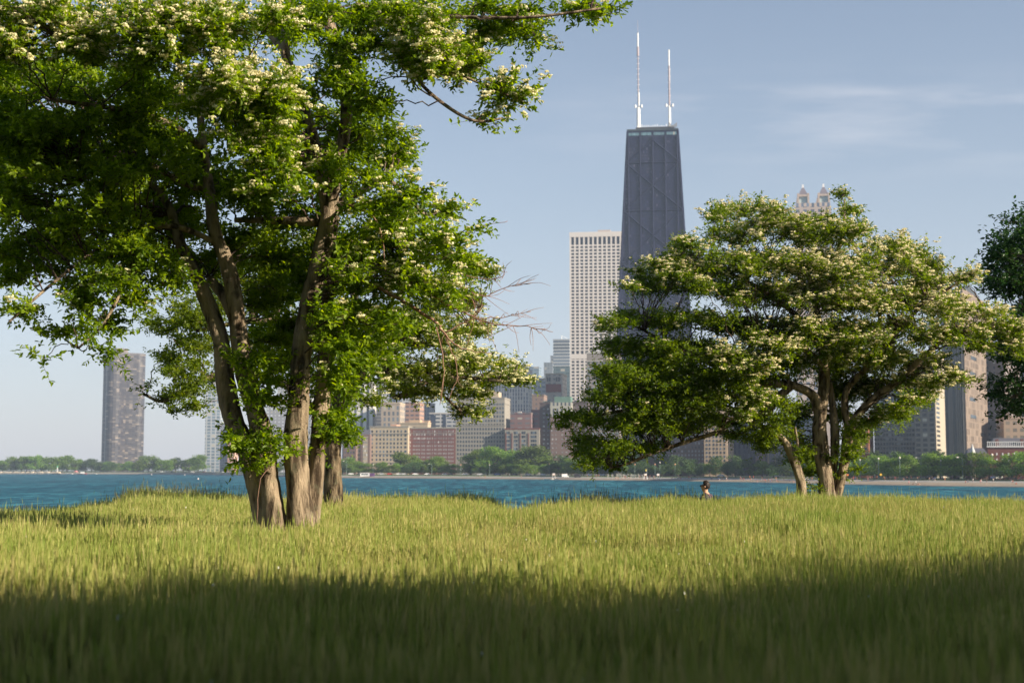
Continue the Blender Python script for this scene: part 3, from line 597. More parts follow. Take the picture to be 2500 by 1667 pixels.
# tapering black skyscraper with cross bracing
def black_tower():
    D = 1430; px = D/F
    C = at(1597, 380, D); cx = C.x
    base_z = LAND; Ht = hpx(322, 1597, D); th = R(7)
    wt_, wb = 62.0*px, 62.0*px + .0545*(HZ-322)*px      # half widths
    dt, db = wt_*.62, wb*.62
    root = tag(empty('black_skyscraper', (cx, D+10, base_z), -th), 'very tall tapering black skyscraper with cross braces and two white rooftop masts', 'skyscraper')
    def hw(z): return wb+(wt_-wb)*z/Ht
    def hd(z): return db+(dt-db)*z/Ht
    n = N('black_curtain_wall'); tc_ = n.new('ShaderNodeTexCoord'); sp = n.new('ShaderNodeSeparateXYZ'); n.l(tc_.outputs['Object'], sp.inputs[0])
    z = n.math('DIVIDE', sp.outputs[2], 3.45); u = n.math('DIVIDE', sp.outputs[0], 1.62)
    fz = n.math('FRACT', z); fu = n.math('FRACT', n.math('ADD', u, 100.0))
    cmb = n.new('ShaderNodeCombineXYZ'); n.l(n.math('FLOOR', u), cmb.inputs[0]); n.l(n.math('FLOOR', z), cmb.inputs[1])
    wn_ = n.new('ShaderNodeTexWhiteNoise'); wn_.noise_dimensions = '3D'; n.l(cmb.outputs[0], wn_.inputs['Vector'])
    g = n.ramp(wn_.outputs['Value'], [(0, (.003, .006, .022)), (.75, (.009, .015, .050)), (.94, (.025, .03, .075)), (1, (.09, .09, .14))])
    mw = n.math('MULTIPLY', n.math('LESS_THAN', fz, .62), n.math('LESS_THAN', fu, .72))
    c = n.mix(mw, (.013, .015, .042), g)
    big = n.noise(tc_.outputs['Object'], .06, 3)
    c = n.mix(n.math('MULTIPLY', n.math('GREATER_THAN', big, .62), n.math('MULTIPLY', mw, .35)), c, (.07, .07, .09))
    m_ = n.done(n.bsdf(c, .45, .22))
    q = MB(); q.box(-wb, -db, -1, wb, db, Ht, top=(wt_/wb, dt/db)); q.build('curtain_wall', m_, root)
    steel = plain('black_anodised_steel', (.011, .014, .038), .8, .08)
    def fp(x, z, o=.45): return (x, -hd(z)-o, z)
    q = MB()
    for xx in (-wt_*.97, -wt_/2, 0, wt_/2, wt_*.97):
        q.bar(fp(xx, 0), fp(xx, Ht-6), .95)
    q.build('vertical_columns', steel, root)
    for s in (-1, 1):
        q = MB(); q.tube([(s*hw(0), -hd(0), 0), (s*hw(Ht), -hd(Ht), Ht)], [1.3, 1.1], 4); q.build('corner_column', steel, root)
    ys = [345, 457, 579, 709, 848, 997]
    zs = [hpx(y, 1597, D) for y in ys]
    for i, zc in enumerate(zs):
        zu = (zs[i-1]+zc)/2 if i else None; zl = (zc+zs[i+1])/2 if i+1 < len(zs) else zc-(zs[i-1]-zc)/2
        q = MB()
        for s in (-1, 1):
            q.bar(fp(0, zc), fp(s*hw(zl), zl), .8)
            if zu: q.bar(fp(0, zc), fp(s*hw(zu), zu), .8)
        q.build('cross_brace', steel, root)
        if zl > 8:
            q = MB(); q.bar(fp(-hw(zl), zl), fp(hw(zl), zl), .7); q.build('tie_beam', steel, root)
    # side braces
    q = MB()
    for i, zc in enumerate(zs[:-1]):
        zl = (zc+zs[i+1])/2
        for s in (-1, 1): q.bar((hw(zc)+.4, 0, zc), (hw(zl)+.4, s*hd(zl), zl), .8)
    q.build('side_braces', steel, root)
    # glazed crown band, roof
    q = MB(); z0, z1 = hpx(334, 1597, D), hpx(327, 1597, D)
    for i in range(4):
        xa = -wt_+wt_*2*i/4+1.0; xb = -wt_+wt_*2*(i+1)/4-1.0
        q.box(xa, -hd(z0)-.5, z0, xb, -hd(z0)+.3, z1)
    q.build('crown_glazing', facade('crown_band_glass', (.04, .08, .11), (.11, .20, .24), 1.6, 20, .7, 1, .1), root)  # panes tinted a paler blue-green than the curtain wall
    q = MB(); q.box(-wt_-.6, -dt-.6, Ht, wt_+.6, dt+.6, Ht+1.6); q.build('roof_edge', plain('steel_roof_edge', (.05, .07, .08)), root)
    zr = hpx(310, 1597, D)
    q = MB(); q.box(-wt_+20*px, -dt*.6, Ht+1.61, wt_-8*px, dt*.7, zr); q.build('penthouse', dark, root)
    q = MB()
    for k in range(14):
        xx = -wt_+(24+k*5.5)*px; q.bar((xx, -dt*.4, zr), (xx, -dt*.4, zr+1.5+2.5*random.random()), .25)
    q.build('roof_equipment', whitep, root)
    mastw = plain('white_mast_paint', (.80, .80, .78), .4); mastg = plain('grey_mast_lattice', (.36, .30, .31), .5)
    for (mx, segs, lbl) in ((1561, ((310, 256, 5.0, mastw), (256, 218, 1.9, mastw), (256, 132, 1.55, mastg), (130, 107, 3.1, mastg), (107, 73, 2.0, mastw), (73, 42, .45, mastg)), 'taller left mast'),
                         (1637, ((318, 254, 3.6, mastw), (254, 156, 2.3, mastg), (192, 160, 1.2, mastw), (156, 117, 1.8, mastw)), 'shorter right mast')):
        X = (at(mx, 290, D).x - cx)
        mr = MB(); mr.tube([(X, 0, zr-2), (X, 0, zr+4)], [2.6*px, 2.6*px], 8); mast = mr.build('mast', mastw, root); mast['label'] = lbl
        for k, (ya, yb, wpx, mm_) in enumerate(segs):
            za, zb = hpx(ya, mx, D), hpx(yb, mx, D)
            dx = 1.2*px if (mm_ is mastw and k in (1, 2) and wpx < 2) else 0
            X2 = X + (at(mx, yb, D).x-at(mx, 300, D).x)*0
            q = MB(); q.tube([(X2+dx, 0, za), (X2+dx, 0, zb)], [wpx*px, wpx*px*.92], 8); q.build('mast_segment', mm_, mast)
        q = MB(); zc = hpx(254, mx, D)
        for s in (-1, 1):
            q.tube([(X+s*3*px, 0, zc), (X+s*8.5*px, 0, zc)], [.5, .5], 5); q.tube([(X+s*8*px, -1, zc-1.2), (X+s*8*px, -1, zc+1.6)], [1.0, 1.0], 6)
        for k in range(9):
            zz = hpx(135+k*13, mx, D) if mx < 1600 else hpx(165+k*16, mx, D)
            q.bar((X-3.5*px, 0, zz), (X+3.5*px, 0, zz), .35)
        q.build('antenna_arms', mastw, mast)
    q = MB()
    for k in range(8):
        q.box((1634-1597+k*3)*px, -dt-2, Ht+2+random.random()*2, (1636.2-1597+k*3)*px, -dt, Ht+4.5+random.random()*3)
    q.build('dish_cluster', plain('mixed_dish', (.25, .25, .25)), root)
black_tower()

# twin lantern tower
def lantern_tower():
    D = 1380; px = D/F
    r, C, t, a, b, H = building('twin_lantern_tower', 'pinkish tower topped by pointed lantern turrets above the hawthorn crown', 1943, 2033, 0, 503, D, 10, 42,
        facade('lantern_tower_facade', (.44, .36, .32), (.10, .12, .16), 7.2, 5.0, .5, .6, .1), parapet=False)
    pm = plain('pink_limestone', (.48, .39, .34)); hh = lambda y: hpx(y, 1990, D)
    q = MB(); q.box(-a+3*px, .5, H+.01, -2*px, b-1, hh(494)); q.build('upper_storey', facade('upper_storey_facade', (.48, .39, .34), (.13, .16, .22), 5.0, 40, .5, 1, 0), r)
    for lx, ly in ((1950, 0.5), (2000, .5), (1950, b-31*px), (2000, b-31*px)):
        X0 = -a+(lx-1943)*px; X1 = X0+29.5*px; w_ = X1-X0
        q = MB()
        for sx in (0, 1):
            for sy in (0, 1): q.box(X0+sx*(w_-4.5*px), ly+sy*(w_-4.5*px), hh(494)+.01, X0+sx*(w_-4.5*px)+4.5*px, ly+sy*(w_-4.5*px)+4.5*px, hh(472))
        q.box(X0+.1, ly+.1, hh(477.5), X1-.1, ly+w_-.1, hh(472.5)); q.box(X0+.1, ly+.1, hh(494)+.02, X1-.1, ly+w_-.1, hh(496.5)+3*px)
        for sx in (0, 1): q.box(X0+sx*(w_-5*px), ly, hh(472)+.01, X0+sx*(w_-5*px)+5*px, ly+5*px, hh(469.5))
        L = q.build('lantern', pm, r)
        q = MB(); q.box(X0+4*px, ly+4*px, hh(494)+.1, X1-4*px, ly+w_-4*px, hh(477)); q.build('lantern_glass', plain('lantern_glazing', (.42, .50, .50), .2, .5), L)
        q = MB(); cxm, cym = (X0+X1)/2, ly+w_/2
        hw_ = 10*px
        prof = [(hw_, 471.5), (hw_*.78, 464.5), (hw_*.45, 458), (hw_*.26, 454)]
        for (w0, y0), (w1, y1) in zip(prof, prof[1:]):
            q.prism([(cxm+sx*w0, cym+sy*w0) for sx, sy in ((-1, -1), (1, -1), (1, 1), (-1, 1))], hh(y0)+.01, hh(y1), w1/w0)
        q.build('turret_roof', plain('lead_grey_roof', (.20, .18, .21), .5), L)
        q = MB(); q.prism([(cxm+sx*2.6*px, cym+sy*2.6*px) for sx, sy in ((-1, -1), (1, -1), (1, 1), (-1, 1))], hh(454)+.02, hh(446), .75); q.build('finial', plain('white_finial', (.8, .78, .78)), L)
lantern_tower()

# three lobed lake tower
def lobed_tower():
    D = 2330; px = D/F
    C = at(293, 1003, D); H = hpx(863, 303, D)
    root = tag(empty('three_lobed_tower', (C.x, D, LAND), R(0)), 'solitary dark bronze tower with curved faces rising behind the wooded park at far left', 'tower')
    Rw = 39.0; wv = 12.0; poly = []
    for k in range(3):
        a0 = R(-98+120*k)
        ax = Vector((math.cos(a0), math.sin(a0))); pp = Vector((-ax.y, ax.x))
        for s in np.linspace(-90, 90, 9):
            p = ax*(Rw-wv+wv*math.cos(R(s))) + pp*(wv*math.sin(R(s))); poly.append((p.x, p.y))
        a1 = R(-98+120*k+60); p = Vector((math.cos(a1), math.sin(a1)))*wv*1.25; poly.append((p.x, p.y))
    n = N('bronze_curtain_wall'); tc_ = n.new('ShaderNodeTexCoord'); sp = n.new('ShaderNodeSeparateXYZ'); n.l(tc_.outputs['Object'], sp.inputs[0])
    z = n.math('DIVIDE', sp.outputs[2], 2.9); ang = n.math('MULTIPLY', n.math('ADD', sp.outputs[0], n.math('MULTIPLY', sp.outputs[1], .6)), .16)
    cmb = n.new('ShaderNodeCombineXYZ'); n.l(n.math('FLOOR', ang), cmb.inputs[0]); n.l(n.math('FLOOR', z), cmb.inputs[1])
    wn_ = n.new('ShaderNodeTexWhiteNoise'); wn_.noise_dimensions = '3D'; n.l(cmb.outputs[0], wn_.inputs['Vector'])
    g = n.ramp(wn_.outputs['Value'], [(0, (.025, .028, .042)), (.55, (.048, .048, .060)), (.85, (.10, .09, .088)), (1, (.24, .20, .17))])
    c = n.mix(n.math('LESS_THAN', n.math('FRACT', z), .35), g, (.065, .056, .056))
    q = MB(); q.prism(poly, -1, H); q.build('curtain_wall', n.done(n.bsdf(c, .35, .5)), root)
    q = MB(); q.prism([(x*.35-3, y*.35) for x, y in poly], H+.01, hpx(851, 303, D)); q.build('penthouse', plain('bronze_penthouse', (.20, .17, .16)), root)
    q = MB(); q.prism([(x*1.01, y*1.01) for x, y in poly], H-2.2, H+.4); q.build('roof_band', plain('bronze_roof_band', (.13, .12, .125)), root)
lobed_tower()
#@@FARTREES
# ------------------------------------------------------------------ leaves
def leaf_faces(m, P, Dn, Nn, L, W, rnd, six=True):
    """P base, Dn direction, Nn normal (unit), arrays"""
    n = len(P)
    S = np.cross(Dn, Nn); S /= np.linalg.norm(S, axis=1)[:, None]+1e-9
    L = L[:, None]; W = W[:, None]
    b = P; tip = P+Dn*L-Nn*L*.12
    if six:
        l1 = P+Dn*L*.33+S*W*.5+Nn*W*.16; l2 = P+Dn*L*.72+S*W*.36+Nn*W*.10
        r1 = P+Dn*L*.33-S*W*.5+Nn*W*.16; r2 = P+Dn*L*.72-S*W*.36+Nn*W*.10
        V = np.stack([b, l1, l2, tip, r2, r1], 1).reshape(-1, 3)
        i = np.arange(n)[:, None]*6
        Q = np.concatenate([i+np.array([[0, 1, 2, 3]]), i+np.array([[0, 3, 4, 5]])])
        m.add(V, Q=Q, rq=np.r_[rnd, rnd])
    else:
        l1 = P+Dn*L*.45+S*W*.5+Nn*W*.12; r1 = P+Dn*L*.45-S*W*.5+Nn*W*.12
        V = np.stack([b, l1, tip, r1], 1).reshape(-1, 3); i = np.arange(n)[:, None]*4
        m.add(V, T=np.concatenate([i+np.array([[0, 1, 2]]), i+np.array([[0, 2, 3]])]), rt=np.r_[rnd, rnd])
def unit(a): return a/(np.linalg.norm(a, axis=-1, keepdims=True)+1e-9)

FAR_L = leafmat('shore_tree_leaves', (.055, .12, .015), (.115, .20, .026), (.20, .29, .05), .35, .6, spread=.6)
FAR_D = leafmat('dark_shore_tree_leaves', (.025, .06, .015), (.05, .10, .025), (.09, .15, .035), .25, .6, spread=.5)
FAR_B = plain('shore_tree_bark', (.10, .08, .06))
def far_tree_proto(i, mat, shape):
    m = MB(); H = 1.0; P = []; 
    nb = 26
    for k in range(nb):
        a = rng.uniform(0, 6.28); rr = math.sqrt(rng.uniform(0, 1))*shape[0]; z = shape[1] + rng.uniform(0, 1)*(1-shape[1]-.12)
        taper = 1 - ((z-shape[1])/(1-shape[1]))**2*.6
        c = np.array([rr*math.cos(a)*taper, rr*math.sin(a)*taper, z]); rad = rng.uniform(.10, .17)
        n = 95; v = unit(rng.standard_normal((n, 3))); r = rad*rng.uniform(.55, 1.12, n)[:, None]
        P.append(c+v*r*np.array([1.25, 1.25, .8]))
    P = np.concatenate(P); n = len(P)
    Dn = unit(rng.standard_normal((n, 3))); Nn = unit(np.cross(Dn, rng.standard_normal((n, 3)))+np.array([0, 0, .6]))
    leaf_faces(m, P, Dn, Nn, rng.uniform(.035, .07, n), rng.uniform(.03, .055, n), rng.uniform(0, 1, n), False)
    root = empty('shore_tree', (0, 0, -500)); cr = m.build('crown', mat, root, attr=True)
    t = MB(); t.tube([(0, 0, -.03), (.01, 0, .2), (0, .01, .45), (0, 0, .7)], [.028, .022, .018, .008], 6)
    for k in range(5):
        a = rng.uniform(0, 6.28); t.tube([(0, 0, .22+.04*k), (math.cos(a)*.13, math.sin(a)*.13, .42+.04*k), (math.cos(a)*.22, math.sin(a)*.22, .55+.04*k)], [.013, .009, .004], 5)
    tr = t.build('trunk', FAR_B, root)
    return root, [(cr, []), (tr, [])]
protos = [far_tree_proto(0, FAR_L, (.34, .22)), far_tree_proto(1, FAR_L, (.42, .18)), far_tree_proto(2, FAR_D, (.38, .16)), far_tree_proto(3, FAR_D, (.45, .2))]
used = set(); ORD = ['first', 'second', 'third', 'fourth', 'fifth', 'sixth', 'seventh', 'eighth', 'ninth', 'tenth', 'eleventh', 'twelfth', 'thirteenth', 'fourteenth', 'fifteenth', 'sixteenth', 'seventeenth', 'eighteenth', 'nineteenth', 'twentieth']
ZONES = [(-300, 245, 'left of the lone bronze tower'), (245, 365, 'at the foot of the lone bronze tower'), (365, 495, 'between bronze and glass towers'), (495, 840, 'between the near trunks'),
         (840, 903, 'before the low brown houses'), (903, 996, 'before the cream hotel'), (996, 1111, 'before the red brick block'), (1111, 1232, 'before the grey buff block'), (1232, 1317, 'before the pier fronted block'), (1317, 1440, 'before the dark brown towers'),
         (1440, 1600, 'under the hawthorn overhang'), (1600, 1719, 'before the rose brown block'), (1719, 1850, 'before the tan and slate towers'), (1850, 2060, 'between the hawthorn stems'), (2060, 2134, 'before the orange brick block'),
         (2134, 2240, 'before the banded concrete block'), (2240, 2304, 'before the balcony tower'), (2304, 2410, 'before the tan panelled tower'), (2410, 2900, 'before the brick mansion')]
def zone(x):
    for a, b, s in ZONES:
        if a <= x < b: return s
    return 'at the end of the row'
TR = []
def far_tree(x, ytop, D, pi, wide=1.0):
    TR.append((x, ytop, D, pi, wide))
# left wooded park
for i in range(40):
    x = -30+i*13.2+random.uniform(-4, 4)
    if x < 245: top = 1116+random.uniform(-5, 7)+(8 if x > 170 else 0)+max(0, 20-x)*.5
    elif x < 340: top = 1127+random.uniform(-8, 6)
    else: top = 1116+random.uniform(-5, 8)
    if x > 484: top = 1136+random.uniform(-6, 4)
    far_tree(x, top, shore(x)+70+random.uniform(0, 120), random.choice((0, 2, 1, 3)) if x > 100 else random.choice((0, 1)), 1.3)
for i in range(10):
    x = 560+i*30; far_tree(x, 1130+random.uniform(-8, 5), shore(x)+80, random.choice((2, 3)), 1.2)
# middle, two rows
for i in range(34):
    x = 838+i*19.5+random.uniform(-5, 5)
    far_tree(x, 1131+random.uniform(-4, 5), shore(x)+62+random.uniform(0, 14), random.choice((0, 1, 1, 0, 3)), 1.25)
for x, top in ((850, 1118), (868, 1126), (978, 1105), (1000, 1112), (1015, 1122), (1062, 1115), (1045, 1122), (1078, 1120), (1150, 1107), (1172, 1100), (1190, 1118), (1208, 1092), (1222, 1106), (1262, 1100), (1285, 1098), (1305, 1090), (1326, 1108), (1240, 1118), (1370, 1112), (1395, 1120), (1425, 1118), (1460, 1120), (1500, 1112), (1530, 1118),
               (1565, 1108), (1590, 1112), (1625, 1110), (1655, 1112), (1690, 1122), (1748, 1115), (1790, 1113), (1830, 1122), (1860, 1124), (1900, 1115), (1940, 1118), (1980, 1120), (2020, 1120)):
    far_tree(x, top, shore(x)+88+random.uniform(0, 22), random.choice((0, 1)) if x < 1350 else random.choice((1, 2, 3, 3)), 1.35 if x < 1350 else 1.15)
for i in range(20):
    x = 1500+i*30+random.uniform(-8, 8); far_tree(x, 1133+random.uniform(-8, 6), shore(x)+66, random.choice((2, 3, 0)), 1.25)
# right rows
for x, top in ((2068, 1130), (2095, 1128), (2140, 1112), (2168, 1124), (2190, 1120), (2215, 1112), (2240, 1135), (2278, 1108), (2300, 1118), (2322, 1112), (2360, 1108), (2392, 1106), (2415, 1118), (2450, 1122), (2480, 1106), (2512, 1104), (2555, 1106), (2600, 1105)):
    far_tree(x, top, shore(x)+78+random.uniform(0, 10), 1 if top < 1123 else 0, 1.25)
for i in range(17):
    x = 2060+i*33+random.uniform(-8, 8); far_tree(x, 1108+random.uniform(-10, 8), shore(x)+120+random.uniform(0, 20), random.choice((2, 3)), 1.35)
far_counts = {}
TR.sort(key=lambda t: t[0])
for k, (x, top, D, pi, wide) in enumerate(TR):
    base = Vector((gx(x, D), D, LAND)); H = (at(x, top, D).z-LAND)*1.08
    root, kids = protos[pi]
    s = (H*wide*random.uniform(.9, 1.1), H*wide*random.uniform(.9, 1.1), H)
    o = copy_tree(root, kids, base, random.uniform(0, 6.28), s)
    zn = zone(x); row = 'back' if D > shore(x)+100 else ('front' if D < shore(x)+80 else 'middle'); key = (zn, row, pi)
    c = far_counts.get(key, 0); far_counts[key] = c+1
    tone = ('round pale', 'broad pale', 'round dark', 'broad dark')[pi]
    tag(o, f"{tone} {row} row tree {zn}, {ORD[min(c, 19)]} from left", 'tree', 'trees along the far shore')
for root, kids in protos:
    for c, _ in kids: bpy.data.objects.remove(c)
    bpy.data.objects.remove(root)
#@@NEARTREES
# ------------------------------------------------------------------ near trees
def catmull(P, k=6):
    P = np.asarray(P, float); P = np.r_[[2*P[0]-P[1]], P, [2*P[-1]-P[-2]]]; out = []
    for i in range(1, len(P)-2):
        p0, p1, p2, p3 = P[i-1], P[i], P[i+1], P[i+2]
        for t in np.linspace(0, 1, k, endpoint=False):
            out.append(.5*((2*p1)+(-p0+p2)*t+(2*p0-5*p1+4*p2-p3)*t*t+(-p0+3*p1-3*p2+p3)*t**3))
    out.append(P[-2]); return np.array(out)
def near_tree(name, label, D, limbs, pads, mats, leaf, dens, nleaf, base_xy=None, tw=.0045, dead=(), gap=.0, flow_size=.028, cat='tree', crown_c=None, droop=.0, clear=(), cleary=(0, 2000), wob=.05):
    """limbs: [[(xv,yv,dy,rv)...]] in the 2352 px frame, dy metres behind D, rv radius px. pads: (x,y,rx,ry,flower,dmin,dmax,k)"""
    ppm = F/K/D
    b0 = atv(*limbs[0][0][:2], D+limbs[0][0][2]); org = Vector((b0.x, b0.y, float(ground_h(b0.x, b0.y))))
    root = tag(empty(name, org), label, cat)
    O = np.array(org)
    tm = MB(); nodes = []
    for L in limbs:
        pts = []; rad = []
        for (x, y, dy, r) in L:
            p = np.array(atv(x, y, D+dy)); pts.append(p-O); rad.append(r*(.88 if D < 25 else 1)/ppm*(D+dy)/D)
        if L[0][1] > 1100:      # reaches the ground: carry on below the grass with a root flare
            z0 = pts[0][2]; pts.insert(0, pts[0]+(pts[0]-pts[1])*.0+np.array([0, 0, -max(z0, 0)-.25])); rad.insert(0, rad[0]*1.22)
        C4 = catmull(np.c_[np.array(pts), np.array(rad)], 8)
        big = max(rad) > .05
        tm.tube(C4[:, :3], np.maximum(C4[:, 3], .004), 18 if big else 9, wob=wob if big else .03)
        for q in C4[::3]: nodes.append(q)
    nodes = np.array(nodes)
    tm.build('trunk', mats['bark'], root, smooth=True)
    br = MB(); lm = MB(); fm = MB()
    P_, D_, N_, L_, W_, R_ = [], [], [], [], [], []
    FP, FN, FS = [], [], []
    sunv = np.array(sv)
    for (x, y, rx, ry, fl, d0, d1, k) in pads:
        area = math.pi*rx*ry; ns = max(3, int(area*dens*k))
        nsub = max(1, int(ns/26))
        for sb in range(nsub):
            u = rng.uniform(-1, 1)*.72; v = rng.uniform(-1, 1)*.6; dd = rng.uniform(d0, d1)
            xs_, ys_ = x+u*rx, y+v*ry
            if d1 > -1.3 and k != .9 and cleary[0] < ys_ < cleary[1] and rng.uniform() < .93:
                for ci in clear:     # foliage hangs behind the bare stems
                    Lc = limbs[ci]; yy = [q[1] for q in Lc][::-1]
                    if min(yy) < ys_ < max(yy):
                        xc_ = np.interp(ys_, yy, [q[0] for q in Lc][::-1]); dc_ = np.interp(ys_, yy, [q[2] for q in Lc][::-1])
                        if abs(xs_-xc_) < 62 and dd < dc_+.5: dd = dc_+rng.uniform(.55, 1.7)
            c = np.array(atv(x+u*rx, y+v*ry, D+dd))-O
            # branch from nearest limb node to the sub pad
            dist = np.linalg.norm(nodes[:, :3]-c, axis=1) + (nodes[:, 2] > c[2]+.1)*1.2
            nd = nodes[np.argmin(dist)]; s0 = nd[:3]
            mid = (s0+c)/2+np.array([0, 0, .12*np.linalg.norm(c-s0)])+rng.standard_normal(3)*.05
            ln = np.linalg.norm(c-s0)
            r0 = min(nd[3]*.6, .006+.006*ln)
            Cc = catmull(np.array([s0, mid, c]), 5)
            Cc[1:-1] += rng.standard_normal((len(Cc)-2, 3))*.02
            br.tube(Cc, np.linspace(r0, tw, len(Cc)), 5)
            outd = unit((c-s0)*np.array([1, 1, .35]))
            m_ = int(ns/nsub)
            psz = min(rx, ry*2)/ppm*.75+.14
            for j in range(m_):
                dirv = unit(outd*.5+rng.standard_normal(3)*np.array([.8, .8, .38])+np.array([0, 0, .12-droop]))
                st = c+rng.uniform(-.5, .5)*psz*unit(rng.standard_normal(3)*np.array([1, 1, .35]))
                Ls = rng.uniform(.6, 1.2)*leaf*5.0
                bend = np.array([0, 0, rng.uniform(-.25, .2)-droop])
                T5 = np.array([st+dirv*Ls*t+bend*Ls*t*t for t in (0, .35, .7, 1)])
                if j % 3 == 0: br.tube(np.r_[[c], T5], [tw*.8, tw*.7, tw*.6, tw*.5, tw*.3], 3, cap=False)
                nl = max(4, int(nleaf*rng.uniform(.6, 1.3)))
                t = rng.uniform(.08, 1.0, nl)
                pp = st+dirv[None]*Ls*t[:, None]+bend[None]*Ls*(t*t)[:, None]
                pp += rng.standard_normal((nl, 3))*leaf*.22
                dn = unit(dirv[None]*.55+rng.standard_normal((nl, 3))*np.array([.8, .8, .6]))
                up = unit(np.array([0, 0, 1.0])+sunv*.35+rng.standard_normal((nl, 3))*.55)
                nn = unit(up-dn*np.sum(up*dn, 1, keepdims=True))
                P_.append(pp); D_.append(dn); N_.append(nn); L_.append(leaf*rng.uniform(.6, 1.25, nl)); W_.append(leaf*rng.uniform(.36, .6, nl))
                R_.append(np.clip(rng.normal(.45, .25)+rng.normal(0, .15, nl), 0, 1))
                if fl and rng.uniform() < fl*(.80 if D < 30 else .55):
                    for _ in range(rng.integers(2, 6)):
                        tt = rng.uniform(.45, 1.05)
                        ctr = st+dirv*Ls*tt+bend*Ls*tt*tt+np.array([0, 0, leaf*rng.uniform(.2, .6)])+rng.standard_normal(3)*leaf*.3
                        nfl = 15; fz_ = flow_size*float(rng.choice((.6, .8, 1.0, 1.25)))
                        dv = unit(rng.standard_normal((nfl, 3))+np.array([0, 0, .9])); dv[:, 2] = np.abs(dv[:, 2])
                        FP.append(ctr+dv*fz_*np.array([1.7, 1.7, .6])*rng.uniform(.5, 1.25, nfl)[:, None]); FN.append(unit(dv+rng.standard_normal((nfl, 3))*.35)); FS.append(flow_size*rng.uniform(.38, .62, nfl))
    for dl in dead:      # bare twigs
        pts = np.array([np.array(atv(x, y, D+dy))-O for (x, y, dy) in dl[0]])
        C4 = catmull(pts, 5); n_ = len(C4); C4[1:-1] += rng.standard_normal((n_-2, 3))*.008
        br_dead.tube(C4+O-O0, np.linspace(dl[1], .003, n_), 5)
        for k in range(dl[2]):
            i = rng.integers(1, n_-1); tdir = unit(C4[min(i+1, n_-1)]-C4[i-1]); q = unit(tdir+rng.standard_normal(3)*.75)
            l2 = rng.uniform(.08, .45)*dl[3]
            b_ = np.array([C4[i], C4[i]+q*l2*.5+rng.standard_normal(3)*.02, C4[i]+q*l2+rng.standard_normal(3)*.04])
            br_dead.tube(catmull(b_, 3)+O-O0, np.linspace(.005, .002, 7), 3)
    br.build('branches', mats['twig'], root, smooth=True)
    P = np.concatenate(P_); leaf_faces(lm, P, np.concatenate(D_), np.concatenate(N_), np.concatenate(L_), np.concatenate(W_), np.concatenate(R_), True)
    lm.build('crown', mats['leaf'], root, attr=True)
    if FP:
        P = np.concatenate(FP); n_ = np.concatenate(FN); s_ = np.concatenate(FS)[:, None]
        a = unit(np.cross(n_, rng.standard_normal((len(P), 3)))); b = np.cross(n_, a)
        V = []
        for q in range(5): V.append(P+(a*math.cos(q*1.2566)+b*math.sin(q*1.2566))*s_+n_*s_*.15)
        V = np.stack([P]+V, 1).reshape(-1, 3); i = np.arange(len(P))[:, None]*6
        T = np.concatenate([i+np.array([[0, 1+q, 1+(q+1) % 5]]) for q in range(5)])
        fm.add(V, T=T, rt=np.tile(rng.uniform(0, 1, len(P)), 5)); fm.build('blossom', mats['flower'], root, attr=True)
    print(name, 'leaves', sum(len(x) for x in P_), 'florets', sum(len(x) for x in FP))
    return root

bark = barkmat('hawthorn_bark', (.10, .072, .048), (.50, .39, .27), 5.5, 1.0, .16)
bark2 = barkmat('rough_bark', (.05, .037, .024), (.30, .23, .15), 7, 1, .14)
twig = barkmat('twig_bark', (.05, .032, .028), (.13, .09, .07), 20, .3, .005)
deadb = plain('dead_twig', (.24, .14, .10), var=.3, scale=6)
leafA = leafmat('hawthorn_leaves', (.06, .11, .006), (.15, .23, .012), (.26, .34, .028), .58, .42, .3)
leafB = leafmat('hawthorn_rear_leaves', (.05, .092, .008), (.105, .17, .014), (.19, .255, .03), .55, .42, .3)
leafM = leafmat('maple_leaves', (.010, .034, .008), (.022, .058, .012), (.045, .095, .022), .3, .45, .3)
flower = leafmat('blossom_petals', (.50, .48, .26), (.64, .61, .38), (.76, .73, .56), .35, .7, .1)
hm = dict(bark=bark, twig=twig, leaf=leafA, flower=flower)

